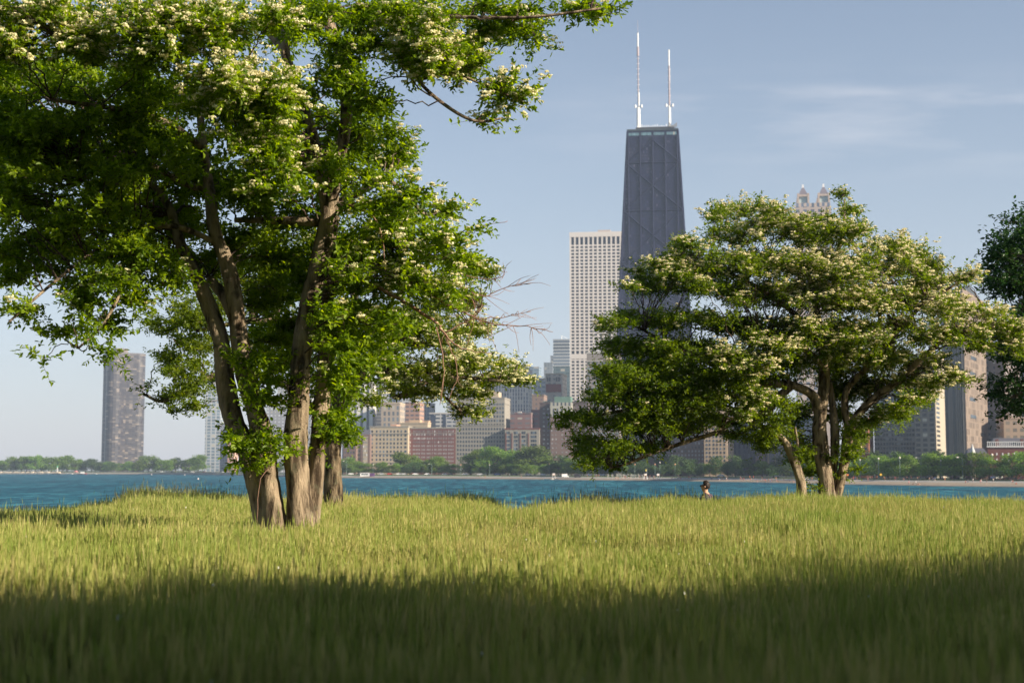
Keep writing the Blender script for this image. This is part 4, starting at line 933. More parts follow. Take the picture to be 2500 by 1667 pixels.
A = 1.0
limbsL = [
 [(612,1212,0,40),(600,1130,0,33),(570,1040,0,27),(535,960,.05,26),(517,870,.1,24),(507,780,.1,22),(478,700,.15,20),(445,620,.2,18),(415,560,.3,14),(385,470,.5,11),(330,400,.8,8)],
 [(628,1214,-.15,33),(618,1100,-.1,27),(603,1000,-.05,26),(582,930,0,25),(562,860,0,24),(548,760,0,23),(535,660,0,21),(515,590,0,19),(492,530,0,17),(482,440,.1,14),(468,340,.2,11),(455,220,.3,8)],
 [(640,1212,.2,24),(600,1050,.3,20),(580,900,.4,20),(560,800,.5,18),(520,690,.6,15),(480,640,.7,12)],
 [(692,1218,-.1,38),(684,1120,-.1,33),(680,1010,-.1,30),(688,900,-.1,27),(693,800,-.05,26),(712,690,0,25),(735,600,0,25),(757,500,0,26),(745,440,.05,17),(735,370,.1,14),(712,290,.15,15),(686,210,.2,15),(655,120,.2,13),(662,40,.3,12),(672,-60,.4,10)],
 [(712,1216,.15,24),(724,1100,.2,22),(735,980,.25,22),(742,880,.3,20),(748,780,.4,18),(755,660,.5,14),(770,560,.6,12)],
 [(757,500,0,20),(772,400,-.1,16),(792,300,-.1,15),(794,220,-.1,15),(778,120,-.1,14),(745,20,-.1,14),(735,-60,-.1,12)],
 [(655,120,.2,11),(610,70,.3,9),(560,30,.4,7)],
 [(735,512,0,13),(680,508,.1,11),(600,506,.3,9),(540,505,.4,7)],
 [(482,440,.1,10),(420,420,.2,8),(340,380,.1,8),(250,390,0,6),(140,430,-.4,4)],
 [(505,560,0,8),(400,520,-.3,8),(300,530,-.6,7),(200,590,-1,5),(110,660,-1.2,4),(20,740,-1.4,3)],
 [(330,530,-.6,5),(290,640,-.8,5),(240,740,-1,4),(180,800,-1.1,3)],
 [(468,340,.2,9),(380,280,-.5,8),(260,250,-1.2,7),(120,230,-1.8,5)],
 [(455,220,.3,8),(400,140,-.8,7),(280,90,-1.6,6),(120,80,-2.2,5)],
 [(686,210,.2,9),(600,220,-.8,8),(520,210,-1.8,6)],
 [(778,120,-.1,9),(860,60,-.4,8),(960,40,-.7,7),(1080,40,-1,5),(1220,40,-1.2,4),(1380,20,-1.3,3)],
 [(860,60,-.4,7),(910,110,-.6,6),(960,185,-.7,5),(1020,240,-.8,5),(1090,278,-.9,4),(1155,272,-.9,3)],
 [(960,185,-.7,4),(1040,170,-.8,4),(1120,200,-.9,3),(1200,232,-.9,3)],
 [(757,480,0,12),(830,440,.2,9),(900,420,.3,7),(980,500,.3,5)],
 [(735,600,0,10),(830,600,.2,9),(920,600,.3,7),(1020,590,.3,5)],
]
P = []
def pad(x, y, rx, ry, fl=0.0, d0=-1.2, d1=1.2, k=1.0): P.append((x, y, rx, ry, fl, d0, d1, k))
# flowering front band
for a in ((40,30,110,45,.9),(60,95,90,30,.85),(190,70,110,45,.9),(330,60,110,50,.75),(180,125,80,25,.6),(450,50,100,45,.6),(570,50,90,35,.6),(380,130,80,35,.45),(500,120,70,30,.5),(0,110,60,30,.7)): pad(*a, -2.6, -1.4)
for a in ((520,210,95,40,.9),(600,205,80,35,.9),(470,240,50,30,.6),(640,250,50,30,.7),(610,290,60,30,.4),(560,345,55,25,.7),(500,180,60,25,.7)): pad(*a, -2.6, -1.6)
for a in ((620,370,70,30,.35),(700,400,70,30,.45),(740,370,60,40,.2),(650,440,70,30,.2),(720,340,60,35,.2),(650,330,70,40,.15)): pad(*a, -1.8, -.6)
# dark left mass
for a in ((60,190,130,60),(230,190,130,60),(400,220,120,60),(60,290,130,60),(220,300,140,65),(380,330,120,60),(80,380,130,60),(250,410,140,60),(60,470,110,55),(200,500,120,55),(330,480,110,60),(420,410,90,60),(100,560,110,45),(250,585,110,45),(360,590,80,40),(430,520,70,50),(20,600,60,50),(560,420,80,60),(560,280,80,50),(660,60,60,60),(20,240,60,200),(30,400,60,120)): pad(*a, 0, -1.5, 2.2, 1.25)
for a in ((30,640,60,30),(140,630,90,28),(250,660,80,28),(340,680,60,28),(70,700,60,20),(160,710,80,22),(250,735,60,20),(120,765,60,18),(220,800,45,14),(105,825,22,9),(185,755,40,15),(300,640,60,30),(380,650,60,40)): pad(*a, 0.05, -1.4, .2, .75)
# middle
for a in ((600,470,80,50,.0),(660,520,80,40,.05),(600,560,70,60,0),(640,620,60,60,.05),(600,690,50,60,0),(640,740,50,60,0),(760,560,70,50,.1),(520,620,50,50,0),(480,570,60,40,0),(590,780,45,50,0),(650,820,40,40,0)): pad(*a, -.2, 1.6, .85)
# right of trunk
for a in ((720,270,70,50,.05),(830,250,70,35,.05),(890,235,45,20,.0),(780,330,80,50,.05),(870,330,70,35,.1),(900,385,45,40,.05),(820,400,80,50,.1),(780,460,70,50,.1),(870,470,70,45,.15),(940,455,45,30,.2),(990,500,45,28,.3),(950,530,70,40,.3),(1040,545,45,25,.3),(1075,535,20,12,.2),(850,560,80,50,.2),(940,600,80,40,.5),(1020,600,70,35,.4),(820,640,80,50,.15),(900,670,80,45,.5),(780,720,70,50,.05),(860,740,70,50,.1),(800,790,80,45,.05),(770,850,60,40,.05),(840,840,50,35,.05),(980,660,60,35,.4),(735,640,50,60,0),(740,760,50,60,0)): pad(*a, -1.2, 1.2)
# top
for a in ((720,40,70,60,.05),(830,30,90,45,.1),(820,120,70,50,.05),(850,180,50,30,.05),(940,25,90,35,.1),(1040,30,80,30,.1),(1130,55,80,35,.25),(1210,80,60,28,.35),(1250,100,30,12,.3),(1300,15,60,20,.05),(1380,20,40,16,.05),(1415,28,18,8,.1),(1330,45,25,8,0),(1160,20,80,25,.05),(760,200,50,50,.05),(960,70,80,25,.2)): pad(*a, -1.3, .6, .9)
for a in ((900,95,50,35,.9),(960,110,60,40,.95),(1010,140,55,35,.95),(1060,120,50,28,.8),(1080,170,50,28,.9),(1130,200,45,22,.9),(1180,225,35,15,.9),(1215,235,15,10,.6),(1095,283,28,10,.5),(1140,292,14,6,.3),(985,170,40,20,.6),(950,140,60,25,.8)): pad(*a, -1.2, -.5, 1.1)
# leafy shoots on the stems
for a in ((595,830,40,35),(590,880,40,30),(605,920,30,25),(570,1010,42,25),(600,1035,35,22),(565,1060,28,18),(625,1010,22,22),(545,1020,25,18),(625,930,22,20)): pad(*a, 0, -.6, -.2, .9)
for a in ((735,965,38,22),(780,985,40,25),(800,1005,30,15),(720,925,30,25),(760,940,40,25),(725,1050,14,18),(770,900,50,30)): pad(*a, 0, -.25, .5, .9)
near = near_tree('hawthorn_tree', 'big blossoming hawthorn with several thick pale stems, nearest tree at left', 19.0, limbsL, P, hm, .078, 1/82., 16, flow_size=.027, clear=(0, 1, 3, 5, 7), cleary=(60, 1000))
near['species'] = 'hawthorn'

# dead hanging branches on the near tree
O0 = np.array(near.location)
db = MB(); br_dead = db
def dead(pts, r, nt, sc, D=18.6):
    pp = np.array([np.array(atv(x, y, D+dy))-O0 for (x, y, dy) in pts]); C4 = catmull(pp, 6); n_ = len(C4)
    C4[1:-1] += rng.standard_normal((n_-2, 3))*.006
    db = MB(); db.tube(C4, np.linspace(r, .0035, n_), 6)
    for k in range(nt):
        i = int(rng.integers(n_//3, n_-1)); td = unit(C4[min(i+1, n_-1)]-C4[i-1]); q = unit(td+rng.standard_normal(3)*.7); l2 = rng.uniform(.1, .5)*sc
        b_ = np.array([C4[i], C4[i]+q*l2*.5+rng.standard_normal(3)*.015, C4[i]+q*l2+rng.standard_normal(3)*.035]); db.tube(catmull(b_, 3), np.linspace(.005, .0022, 7), 3)
    db.build('dead_branch', deadb, near, smooth=True)
dead([(870,660,0),(930,695,0),(1000,740,0),(1020,765,0),(1060,800,0),(1130,812,0)], .028, 4, .6)
dead([(900,620,0),(970,635,0),(1050,655,0),(1110,680,0),(1165,660,0),(1222,650,0)], .012, 14, .9)
dead([(940,640,0),(1010,690,0),(1080,725,0),(1140,745,0),(1210,750,0),(1270,762,0)], .013, 26, .9)
dead([(1020,765,0),(1080,735,0),(1150,730,0),(1220,715,0)], .010, 14, .6)
dead([(1060,560,0),(1085,530,0),(1110,518,0),(1166,508,0)], .006, 5, .4)
dead([(930,600,0),(1020,640,0),(1090,700,0),(1070,800,0)], .008, 8, .6)
dead([(1010,620,0),(1110,640,0),(1140,640,0),(1165,625,0)], .006, 7, .5)
dead([(800,470,0),(860,500,0),(880,560,0),(885,630,0)], .012, 0, .6)
dead([(1000,740,0),(1020,850,0),(1010,930,0)], .010, 2, .6)
dead([(1020,765,0),(1050,850,0),(1030,920,0)], .008, 2, .6)
dead([(635,1060,-.3),(600,1100,-.4),(590,1200,-.45)], .006, 0, .5)
# hollow in the stem: dark disc, inner shade put into its colour
hb = MB(); c0 = np.array(atv(672, 890, 18.72))-O0
ang = np.linspace(0, 2*np.pi, 17)
hb.tube([c0+np.array([.055*math.cos(t), -.02, .13*math.sin(t)]) for t in ang], [.022]*17, 6, cap=False); hb.build('knot_rim', bark, near, smooth=True)
hb = MB(); hb.prism([(0.045*math.cos(t), 0.105*math.sin(t)) for t in ang[:-1]], 0, .03); o = hb.build('hollow', plain('hollow_shade', (.012, .01, .008)), near); o.location = Vector(c0)+Vector((0, -.01, 0)); o.rotation_euler = (math.pi/2, 0, 0)

# rough barked tree behind
P = []
for a in ((450,720,60,50,0),(400,760,55,35,0),(470,790,60,45,0),(380,820,40,22,0),(430,850,60,30,0),(400,900,50,22,0),(350,915,35,12,0),(330,900,16,8,0),(440,930,35,16,0),(380,945,25,10,0),(470,880,40,30,0),(490,700,50,50,0)): pad(*a, -1.5, 1.5, 1.0)
for a in ((620,560,120,80,0),(700,640,130,90,.05),(620,700,120,90,.05),(560,800,90,60,.05),(680,800,120,80,.05),(820,760,90,90,.1),(800,860,70,50,.1),(880,820,60,60,.2),(700,880,80,40,0),(760,600,120,80,.1)): pad(*a, .5, 2.5, .5)
for a in ((900,760,60,60,.3),(960,730,70,50,.35),(1040,690,60,40,.3),(1090,640,40,25,.3),(1110,630,20,18,.2),(1110,690,35,15,.2),(1000,780,70,45,.5),(1070,760,50,30,.4),(940,840,55,40,.5),(1010,850,70,40,.6),(1080,830,65,35,.7),(1150,850,45,25,.8),(1190,875,30,16,.8),(1130,870,40,20,.6),(1040,900,60,30,.6),(960,900,60,22,.5),(1070,940,45,18,.5),(1100,915,35,16,.5),(900,880,40,35,.3),(850,920,30,20,.1)): pad(*a, -1.6, 1.6, 1.0)
limbsC = [
 [(767,1168,0,23),(765,1100,0,20),(766,1030,0,19),(775,950,0,18),(792,870,0,16),(805,790,0,13),(815,700,.2,10),(800,600,.4,7)],
 [(775,950,0,12),(840,850,0,10),(880,790,0,9),(960,790,0,7),(1040,780,0,5),(1110,700,0,3)],
 [(880,790,0,7),(900,900,-.3,7),(930,905,-.4,6),(1000,870,-.4,5),(1100,870,-.4,4),(1190,880,-.4,3)],
 [(930,905,-.4,5),(1000,900,-.4,4),(1060,945,-.5,3)],
 [(766,1000,0,9),(680,900,.3,8),(560,850,.5,7),(470,870,.4,5),(380,920,.2,4),(330,905,.2,3)],
 [(805,790,0,9),(700,740,.5,8),(560,740,.6,6),(450,760,.5,4)],
]
near_tree('hawthorn_tree', 'hawthorn with one dark deeply furrowed trunk, behind the pale stemmed tree', 28.0, limbsC, P, dict(bark=bark2, twig=twig, leaf=leafB, flower=flower), .072, 1/40., 14, flow_size=.025, clear=(0,), cleary=(800, 1160))

# right tree
P = []
for a in ((1700,480,50,22,.6),(1660,500,40,25,.5),(1755,490,50,22,.6),(1830,525,70,24,.6),(1900,520,40,24,.5),(1940,455,12,18,.5),(1950,485,18,22,.4),(1970,525,40,26,.5),(1900,540,80,35,.5),(1780,530,90,35,.6),(1680,545,60,30,.4),(2030,570,60,25,.7),(2090,590,50,22,.7),(2150,610,35,18,.7),(2060,615,80,30,.7),(2190,640,50,18,.9),(2230,645,20,10,.9),(2130,650,60,25,.7)): pad(*a, -1.8, 1.8)
for a in ((1570,555,28,18,.5),(1600,575,60,20,.3),(1540,600,50,20,.5),(1490,615,35,18,.5),(1600,610,70,25,.8),(1680,610,80,30,.6),(1500,640,50,18,.7),(1560,630,60,20,.9),(1460,660,30,14,.3),(1530,665,70,20,.2),(1640,655,80,30,.3),(1760,610,90,40,.6),(1860,610,90,40,.8),(1960,620,90,40,.8)): pad(*a, -2.4, 1.2)
for a in ((1750,680,100,40,.4),(1860,680,90,40,.8),(1960,690,90,40,.9),(2060,690,90,35,.9),(2150,700,70,28,.9),(2230,720,70,25,.9),(2310,752,50,18,.9),(2360,745,40,22,.9),(2280,760,60,22,.5),(2370,790,60,30,.6)): pad(*a, -2.2, 1.0)
for a in ((1420,735,40,18,.2),(1390,750,25,14,.2),(1480,735,60,22,.15),(1560,740,80,28,.1),(1660,740,90,35,.1),(1770,760,90,40,.3),(1870,770,90,40,.5),(1970,770,90,40,.6),(2070,760,90,38,.6),(2160,770,60,25,.4),(2230,790,60,20,.3)): pad(*a, -2.4, 2.0)
for a in ((1420,800,45,25,.1),(1500,800,70,30,.05),(1590,810,80,35,.05),(1500,850,80,30,.05),(1600,870,80,35,.05),(1410,860,50,25,.05),(1400,910,55,25,.1),(1480,920,70,28,.1),(1570,930,80,30,.1),(1660,910,70,30,.1),(1330,960,40,16,.05),(1305,975,20,9,.0),(1390,970,60,22,.05),(1470,980,70,24,.05),(1560,985,60,20,.0),(1640,970,50,22,.0),(1340,1005,30,12,.0),(1380,1030,60,26,.0),(1440,1030,60,18,.0),(1370,1065,35,14,.0),(1410,1075,25,9,0),(1500,1030,40,14,0),(1450,870,70,40,0),(1560,900,90,40,0),(1500,960,80,30,0)): pad(*a, -2.2, 1.8, 1.5)
for a in ((1690,820,50,30,.9),(1740,835,50,25,.8),(1700,860,50,20,.5),(1780,800,50,25,.4),(1720,915,40,20,.5),(1700,950,35,14,.4)): pad(*a, -2.6, -1.8, 1.2)
for a in ((1780,860,70,40,.1),(1720,890,60,35,.1),(1830,830,60,40,.1),(1780,930,60,30,.0),(1790,980,60,25,.0),(1780,1020,45,18,.0),(1830,1050,35,18,.0),(1740,1000,40,18,0),(1845,960,35,40,.0),(1850,1030,25,30,0),(1870,1060,18,30,0),(1690,1000,40,14,0)): pad(*a, -1.2, 1.5, .8)
for a in ((1980,830,70,35,.5),(2050,830,60,30,.6),(2120,830,55,25,.9),(2180,860,40,18,.9),(2205,870,20,8,.7),(2060,880,60,28,.5),(2140,880,45,20,.8),(2000,890,50,30,.7),(1960,900,50,30,.2),(2080,920,45,22,.3),(2030,950,50,25,.2),(1990,980,45,25,.1),(1970,1010,35,20,.05),(1940,960,40,30,.1),(2080,950,30,15,.2),(2110,905,30,14,.5),(1920,830,60,40,.2),(1910,880,50,40,.1)): pad(*a, -1.8, 1.8, 1.0)
for a in ((1905,1060,10,14),(1935,1020,18,16),(1950,1050,16,22),(1955,990,20,16),(1878,1120,10,18),(1872,1095,14,20),(1960,1075,10,10),(1850,1140,8,14),(1925,1090,10,20)): pad(*a, 0, -.3, .3, .9)
limbsR = [
 [(1901,1162,0,21),(1897,1110,0,18),(1887,1040,0,17),(1882,980,0,16),(1890,920,0,13),(1893,850,0,12),(1885,780,.2,9),(1870,680,.4,7),(1840,580,.5,4),(1830,510,.5,3)],
 [(1917,1158,.2,13),(1930,1110,.2,11),(1942,1050,.2,11),(1948,1000,.2,12),(1968,955,.2,9),(2020,905,.1,9),(2070,870,0,8),(2120,820,-.3,6),(2200,760,-.5,5),(2300,750,-.5,4)],
 [(1912,1155,.3,9),(1915,1080,.3,9),(1918,1000,.3,10),(1912,930,.3,8),(1905,880,.3,7)],
 [(1950,990,.2,8),(1940,930,.2,8),(1948,890,.2,7),(1990,840,.4,6),(2020,760,.6,5),(2010,650,.7,4),(1960,560,.7,3)],
 [(1948,890,.2,6),(2020,810,-.4,6),(2110,710,-.8,4),(2200,650,-1,3)],
 [(1884,960,0,12),(1868,910,-.1,11),(1820,885,-.2,10),(1760,880,-.3,9),(1690,860,-.5,7),(1600,820,-.7,5),(1480,760,-.8,3)],
 [(1820,885,-.2,9),(1780,920,-.2,11),(1735,965,-.2,11),(1700,950,-.2,9),(1640,930,-.3,7),(1560,930,-.4,6),(1450,940,-.5,4),(1340,960,-.6,3)],
 [(1700,950,-.2,6),(1650,990,-.3,5),(1590,1010,-.4,5),(1500,1040,-.5,4),(1440,1065,-.6,3),(1400,1075,-.6,2)],
 [(1890,840,0,8),(1830,790,-.8,7),(1760,770,-1.4,6),(1700,820,-1.9,4)],
 [(1885,780,.2,7),(1800,700,0,6),(1700,640,-.3,5),(1590,610,-.6,3),(1500,620,-.7,2)],
 [(1870,680,.4,5),(1930,560,.3,4),(1940,460,.2,2)],
]
near_tree('hawthorn_tree', 'wide low hawthorn covered in creamy blossom, on the right in front of the skyscrapers', 33.0, limbsR, P, dict(bark=bark, twig=twig, leaf=leafB, flower=flower), .068, 1/21., 13, flow_size=.027, clear=(0, 1, 3), cleary=(840, 1160))
# leaning stem beside it
P = []
for a in ((1750,985,50,20,0),(1800,1000,40,25,0),(1700,965,40,20,0),(1830,1040,18,22,0),(1780,960,50,25,0),(1850,1130,7,12,0)): pad(*a, -.8, .8, 1.0)
near_tree('hawthorn_tree', 'slim leaning stem growing left of the wide hawthorn trunks', 32.3, [[(1842,1156,0,12),(1838,1100,0,11),(1822,1055,0,10),(1803,1015,0,9),(1770,990,0,7),(1710,965,0,5),(1650,960,0,3)], [(1826,1065,0,4),(1832,1020,0,3),(1826,980,0,2)]], P, dict(bark=bark, twig=twig, leaf=leafB, flower=flower), .070, 1/40., 12)
# dark maple at the right edge
P = []
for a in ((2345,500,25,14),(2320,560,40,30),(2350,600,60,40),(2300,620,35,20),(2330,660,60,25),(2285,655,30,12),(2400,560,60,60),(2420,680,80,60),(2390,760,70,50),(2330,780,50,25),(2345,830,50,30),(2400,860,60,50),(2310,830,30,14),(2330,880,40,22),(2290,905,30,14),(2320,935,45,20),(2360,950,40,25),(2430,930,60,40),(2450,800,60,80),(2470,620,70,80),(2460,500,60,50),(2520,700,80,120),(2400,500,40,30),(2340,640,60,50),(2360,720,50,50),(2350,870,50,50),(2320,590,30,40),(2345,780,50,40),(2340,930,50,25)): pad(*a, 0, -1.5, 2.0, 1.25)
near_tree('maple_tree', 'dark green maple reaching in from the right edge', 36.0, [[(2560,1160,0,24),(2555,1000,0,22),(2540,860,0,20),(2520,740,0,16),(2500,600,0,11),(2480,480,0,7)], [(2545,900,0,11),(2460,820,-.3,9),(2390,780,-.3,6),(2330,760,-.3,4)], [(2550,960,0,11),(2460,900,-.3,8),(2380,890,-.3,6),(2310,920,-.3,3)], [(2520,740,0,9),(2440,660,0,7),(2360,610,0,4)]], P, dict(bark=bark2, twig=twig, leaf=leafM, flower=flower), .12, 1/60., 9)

# right-hand park trees shade the foreground; those behind, left, overhead added to block skylight
SH_L = leafmat('park_tree_leaves', (.03, .06, .02), (.05, .09, .025), (.08, .12, .04), .3, .5)
def shade_tree(x, y, H, rad, label, seed, ox=0.0, oy=0.0):
    g = float(ground_h(x, y)); root = tag(empty('park_tree', (x, y, g)), label, 'tree', 'trees beside the viewer that shade the grass')
    rg = np.random.default_rng(seed); Pn = []
    for k in range(120):
        v = unit(rg.standard_normal(3)); rr = rg.uniform(.45, 1)**.5
        c = np.array([ox+v[0]*rad*rr, oy+v[1]*rad*rr, H*.62+v[2]*H*.36*rr]); n = 330
        Pn.append(c+unit(rg.standard_normal((n, 3)))*rg.uniform(.2, 1.15, n)[:, None]*np.array([1.2, 1.2, .75]))
    Pn = np.concatenate(Pn); n = len(Pn); m = MB(); dn = unit(rg.standard_normal((n, 3))); nn = unit(np.cross(dn, rg.standard_normal((n, 3))))
    leaf_faces(m, Pn, dn, nn, rg.uniform(.16, .3, n), rg.uniform(.14, .24, n), rg.uniform(0, 1, n), False); m.build('crown', SH_L, root, attr=True)
    t = MB(); t.tube([(0, 0, -.2), (.1, 0, 1.5), (ox*.3, oy*.3+.1, H*.4), (ox*.9, oy*.9, H*.75)], [.32, .25, .2, .08], 12, wob=.03)
    for k in range(7):
        a = k*.9; t.tube([(ox*.25, oy*.25, H*(.3+.03*k)), (ox*.8+math.cos(a)*rad*.4, oy*.8+math.sin(a)*rad*.4, H*(.48+.03*k)), (ox+math.cos(a)*rad*.7, oy+math.sin(a)*rad*.7, H*(.56+.04*k))], [.12, .07, .02], 7)
    t.build('trunk', bark2, root, smooth=True)
for i, (x, y, H, rad, lb) in enumerate(((11.5, -4.0, 9.5, 5.0, 'leafy park tree just behind the viewer on the right'), (18, -2.0, 9.8, 5.2, 'leafy park tree to the right of the viewer, middle of three'), (25.5, .2, 10.4, 5.6, 'leafy park tree farthest right beside the viewer'), (4.5, -8.5, 9.5, 5.0, 'added unseen tree directly behind the viewer, blocking skylight'), (-7, -7.5, 10, 5.2, 'added unseen tree behind the viewer on the left, blocking skylight'), (-13, 1.0, 10, 5.4, 'added unseen tree to the left of the viewer, blocking skylight'), (-17, -10, 11, 5.5, 'added unseen tree far behind on the left, blocking skylight'), (12, -14, 11, 5.5, 'added unseen tree far behind on the right, blocking skylight'), (1.5, -16, 12, 6, 'tall park tree far behind the viewer'), (22, -11, 11, 5.5, 'added unseen tree farthest behind on the right, blocking skylight'))):
    shade_tree(x, y, H, rad, lb, 100+i)
shade_tree(-3.2, -2.6, 13.5, 6.0, 'tall park tree whose boughs overhang the viewer', 131, 3.2, 4.0)  # unseen canopy added overhead to keep skylight off the near grass
#@@GRASS
# ------------------------------------------------------------------ grass
def grass_mat(name, c1, c2, c3, trans=.35):
    n = N(name); g = n.new('ShaderNodeNewGeometry'); a = n.new('ShaderNodeAttribute'); a.attribute_name = 'rnd'
    oi = n.new('ShaderNodeObjectInfo')
    f = n.noise(g.outputs['Position'], .35, 4, .6)
    f2 = n.math('ADD', n.math('MULTIPLY', f, .65), n.math('MULTIPLY', a.outputs['Fac'], .35))
    c = n.ramp(f2, [(.3, c1), (.5, c2), (.68, c3)])
    b = n.bsdf(c, .55, .25); tr = n.new('ShaderNodeBsdfTranslucent'); n.l(c, tr.inputs['Color'])
    mx_ = n.new('ShaderNodeMixShader'); mx_.inputs[0].default_value = trans; n.l(b.outputs[0], mx_.inputs[1]); n.l(tr.outputs[0], mx_.inputs[2])
    n.l(mx_.outputs[0], n.out.inputs['Surface']); return n.m
gm_blade = grass_mat('grass_blades', (.055, .17, .012), (.12, .27, .026), (.225, .35, .06))
gm_seed = grass_mat('grass_seed_heads', (.28, .37, .07), (.43, .455, .13), (.59, .53, .23), .45)
gm_lush = grass_mat('lush_blades', (.045, .18, .008), (.09, .29, .014), (.17, .37, .025))
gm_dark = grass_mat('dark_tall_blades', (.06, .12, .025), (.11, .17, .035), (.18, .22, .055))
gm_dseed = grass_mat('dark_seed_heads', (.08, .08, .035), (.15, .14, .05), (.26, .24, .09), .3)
gm_puff = plain('clover_puff', (.7, .7, .66))
gc = bpy.data.collections.new('grass_patches')
def patch(kind, seed):
    rg = np.random.default_rng(seed); m = MB()
    nb, h0, ns = {'field': (1300, .22, 950), 'lush': (1500, .27, 90), 'tall': (700, .36, 90)}[kind]
    rad = .52
    def pos(n):
        r = rad*np.sqrt(rg.uniform(0, 1, n))*rg.uniform(.75, 1.1, n); a = rg.uniform(0, 6.283, n); return np.c_[r*np.cos(a), r*np.sin(a), np.zeros(n)-.03]
    p = pos(nb); a = rg.uniform(0, 6.283, nb); ln = rg.normal(h0, h0*.22, nb).clip(.1)[:, None]
    out = np.c_[np.cos(a), np.sin(a), np.zeros(nb)]; side = np.c_[-np.sin(a), np.cos(a), np.zeros(nb)]
    lean = rg.uniform(.08, .95, nb)[:, None]; wdt = rg.uniform(.0012, .0026, nb)[:, None]; up = np.array([[0, 0, 1.0]])
    q1 = p+up*ln*.5+out*ln*lean*.22; q2 = p+up*ln*.85+out*ln*lean*.6; q3 = p+up*ln*(1.0-.12*lean)+out*ln*lean*1.0
    V = np.stack([p-side*wdt, p+side*wdt, q1-side*wdt, q1+side*wdt, q2-side*wdt*.7, q2+side*wdt*.7, q3], 1).reshape(-1, 3); i = np.arange(nb)[:, None]*7
    rv = rg.uniform(0, 1, nb)
    m.add(V, Q=np.concatenate([i+np.array([[0, 1, 3, 2]]), i+np.array([[2, 3, 5, 4]])]), rq=np.r_[rv, rv], T=i+np.array([[4, 5, 6]]), rt=rv)
    nq_blade = 0
    # stems + plumes as second object joined through material slots
    p = pos(ns); a = rg.uniform(0, 6.283, ns); H = rg.normal(.39 if kind != 'tall' else .5, .075, ns).clip(.2); H[:7] *= 1.35; H = H[:, None]; out = np.c_[np.cos(a), np.sin(a), np.zeros(ns)]; side = np.c_[-np.sin(a), np.cos(a), np.zeros(ns)]
    lean = rg.uniform(0, .3, ns)[:, None]; top = p+up*H+out*H*lean; mid = p+up*H*.5+out*H*lean*.3; w_ = .0016
    s = MB(); rv = rg.uniform(0, 1, ns)
    V = np.stack([p-side*w_, p+side*w_, mid-side*w_, mid+side*w_, top-side*w_*.6, top+side*w_*.6], 1).reshape(-1, 3); i = np.arange(ns)[:, None]*6
    s.add(V, Q=np.concatenate([i+np.array([[0, 1, 3, 2]]), i+np.array([[2, 3, 5, 4]])]), rq=np.r_[rv, rv])
    for ax in (side, out):
        pw = rg.uniform(.0028, .0065, ns)[:, None]; pl = rg.uniform(.06, .15, ns)[:, None]; td = unit(up+out*lean)
        b0 = top-td*pl*.6
        V = np.stack([b0, b0+td*pl*.35+ax*pw, b0+td*pl, b0+td*pl*.35-ax*pw], 1).reshape(-1, 3); i = np.arange(ns)[:, None]*4
        s.add(V, Q=i+np.array([[0, 1, 2, 3]]), rq=rv)
    o1 = m.build('grass_patch', {'field': gm_blade, 'lush': gm_lush, 'tall': gm_dark}[kind], attr=True)
    o2 = s.build('seed_patch', {'field': gm_seed, 'lush': gm_seed, 'tall': gm_dseed}[kind], attr=True)
    # merge o2 into o1
    bm = bmesh.new(); bm.from_mesh(o1.data); n1 = len(bm.faces); bm.from_mesh(o2.data); bm.faces.ensure_lookup_table()
    for f in bm.faces[n1:]: f.material_index = 1
    bm.to_mesh(o1.data); bm.free(); o1.data.materials.append(o2.data.materials[0]); bpy.data.objects.remove(o2)
    if kind != 'tall':
        bm = bmesh.new(); bm.from_mesh(o1.data)
        for k in range(1 if kind == 'field' and seed % 3 == 0 else 0):
            r = bmesh.ops.create_icosphere(bm, subdivisions=1, radius=.012, matrix=Matrix.Translation((rg.uniform(-.3, .3), rg.uniform(-.3, .3), .42)))
            for v in r['verts']:
                for f in v.link_faces: f.material_index = 2
        bm.to_mesh(o1.data); bm.free(); o1.data.materials.append(gm_puff)
    col.objects.unlink(o1); gc.objects.link(o1); o1.name = f"{ {'field':'a','lush':'b','tall':'c'}[kind]}_grass_patch_{seed:02d}"
    return o1
for i in range(5): patch('field', i)
for i in range(3): patch('lush', 10+i)
for i in range(3): patch('tall', 20+i)
# sample positions
PX_, PI_, PS_ = [], [], []
lushz = [((1700, 1232), 260, 22), ((1500, 1225), 120, 14), ((250, 1275), 260, 25), ((620, 1225), 110, 20), ((900, 1300), 200, 18), ((830, 1190), 40, 10)]
def grass_points():
    out = []
    for y0 in np.arange(1.2, 44, .43):
        hwid = .46*y0+3.2
        n = int(2*hwid/.43)
        xs = np.linspace(-hwid, hwid, n)+rng.uniform(-.2, .2, n); ys = y0+rng.uniform(-.22, .22, n)
        out.append(np.c_[xs, ys])
    P = np.concatenate(out); z = ground_h(P[:, 0], P[:, 1]); return P, z
P, z = grass_points()
keep = z > -2.2; P = P[keep]; z = z[keep]
sx = 1176+P[:, 0]/P[:, 1]*F/K; sy = HZ/K+(EYE-.4)/P[:, 1]*F/K
kind = np.zeros(len(P), int); u = rng.uniform(0, 1, len(P))
for (cx, cy_), rx, ry in lushz:
    d = ((sx-cx)/rx)**2+((sy-cy_)/ry)**2; kind[(u > d*.8) & (u > .1)] = 1
dcr = np.interp(sx*K, CX, CD)
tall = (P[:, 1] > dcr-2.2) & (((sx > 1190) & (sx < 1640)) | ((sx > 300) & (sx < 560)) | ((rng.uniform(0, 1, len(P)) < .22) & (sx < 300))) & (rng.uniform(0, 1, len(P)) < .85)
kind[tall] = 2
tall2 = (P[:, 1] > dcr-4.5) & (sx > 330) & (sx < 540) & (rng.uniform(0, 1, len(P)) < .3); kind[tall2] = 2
idx = np.where(kind == 0, rng.integers(0, 5, len(P)), np.where(kind == 1, 5+rng.integers(0, 3, len(P)), 8+rng.integers(0, 3, len(P))))
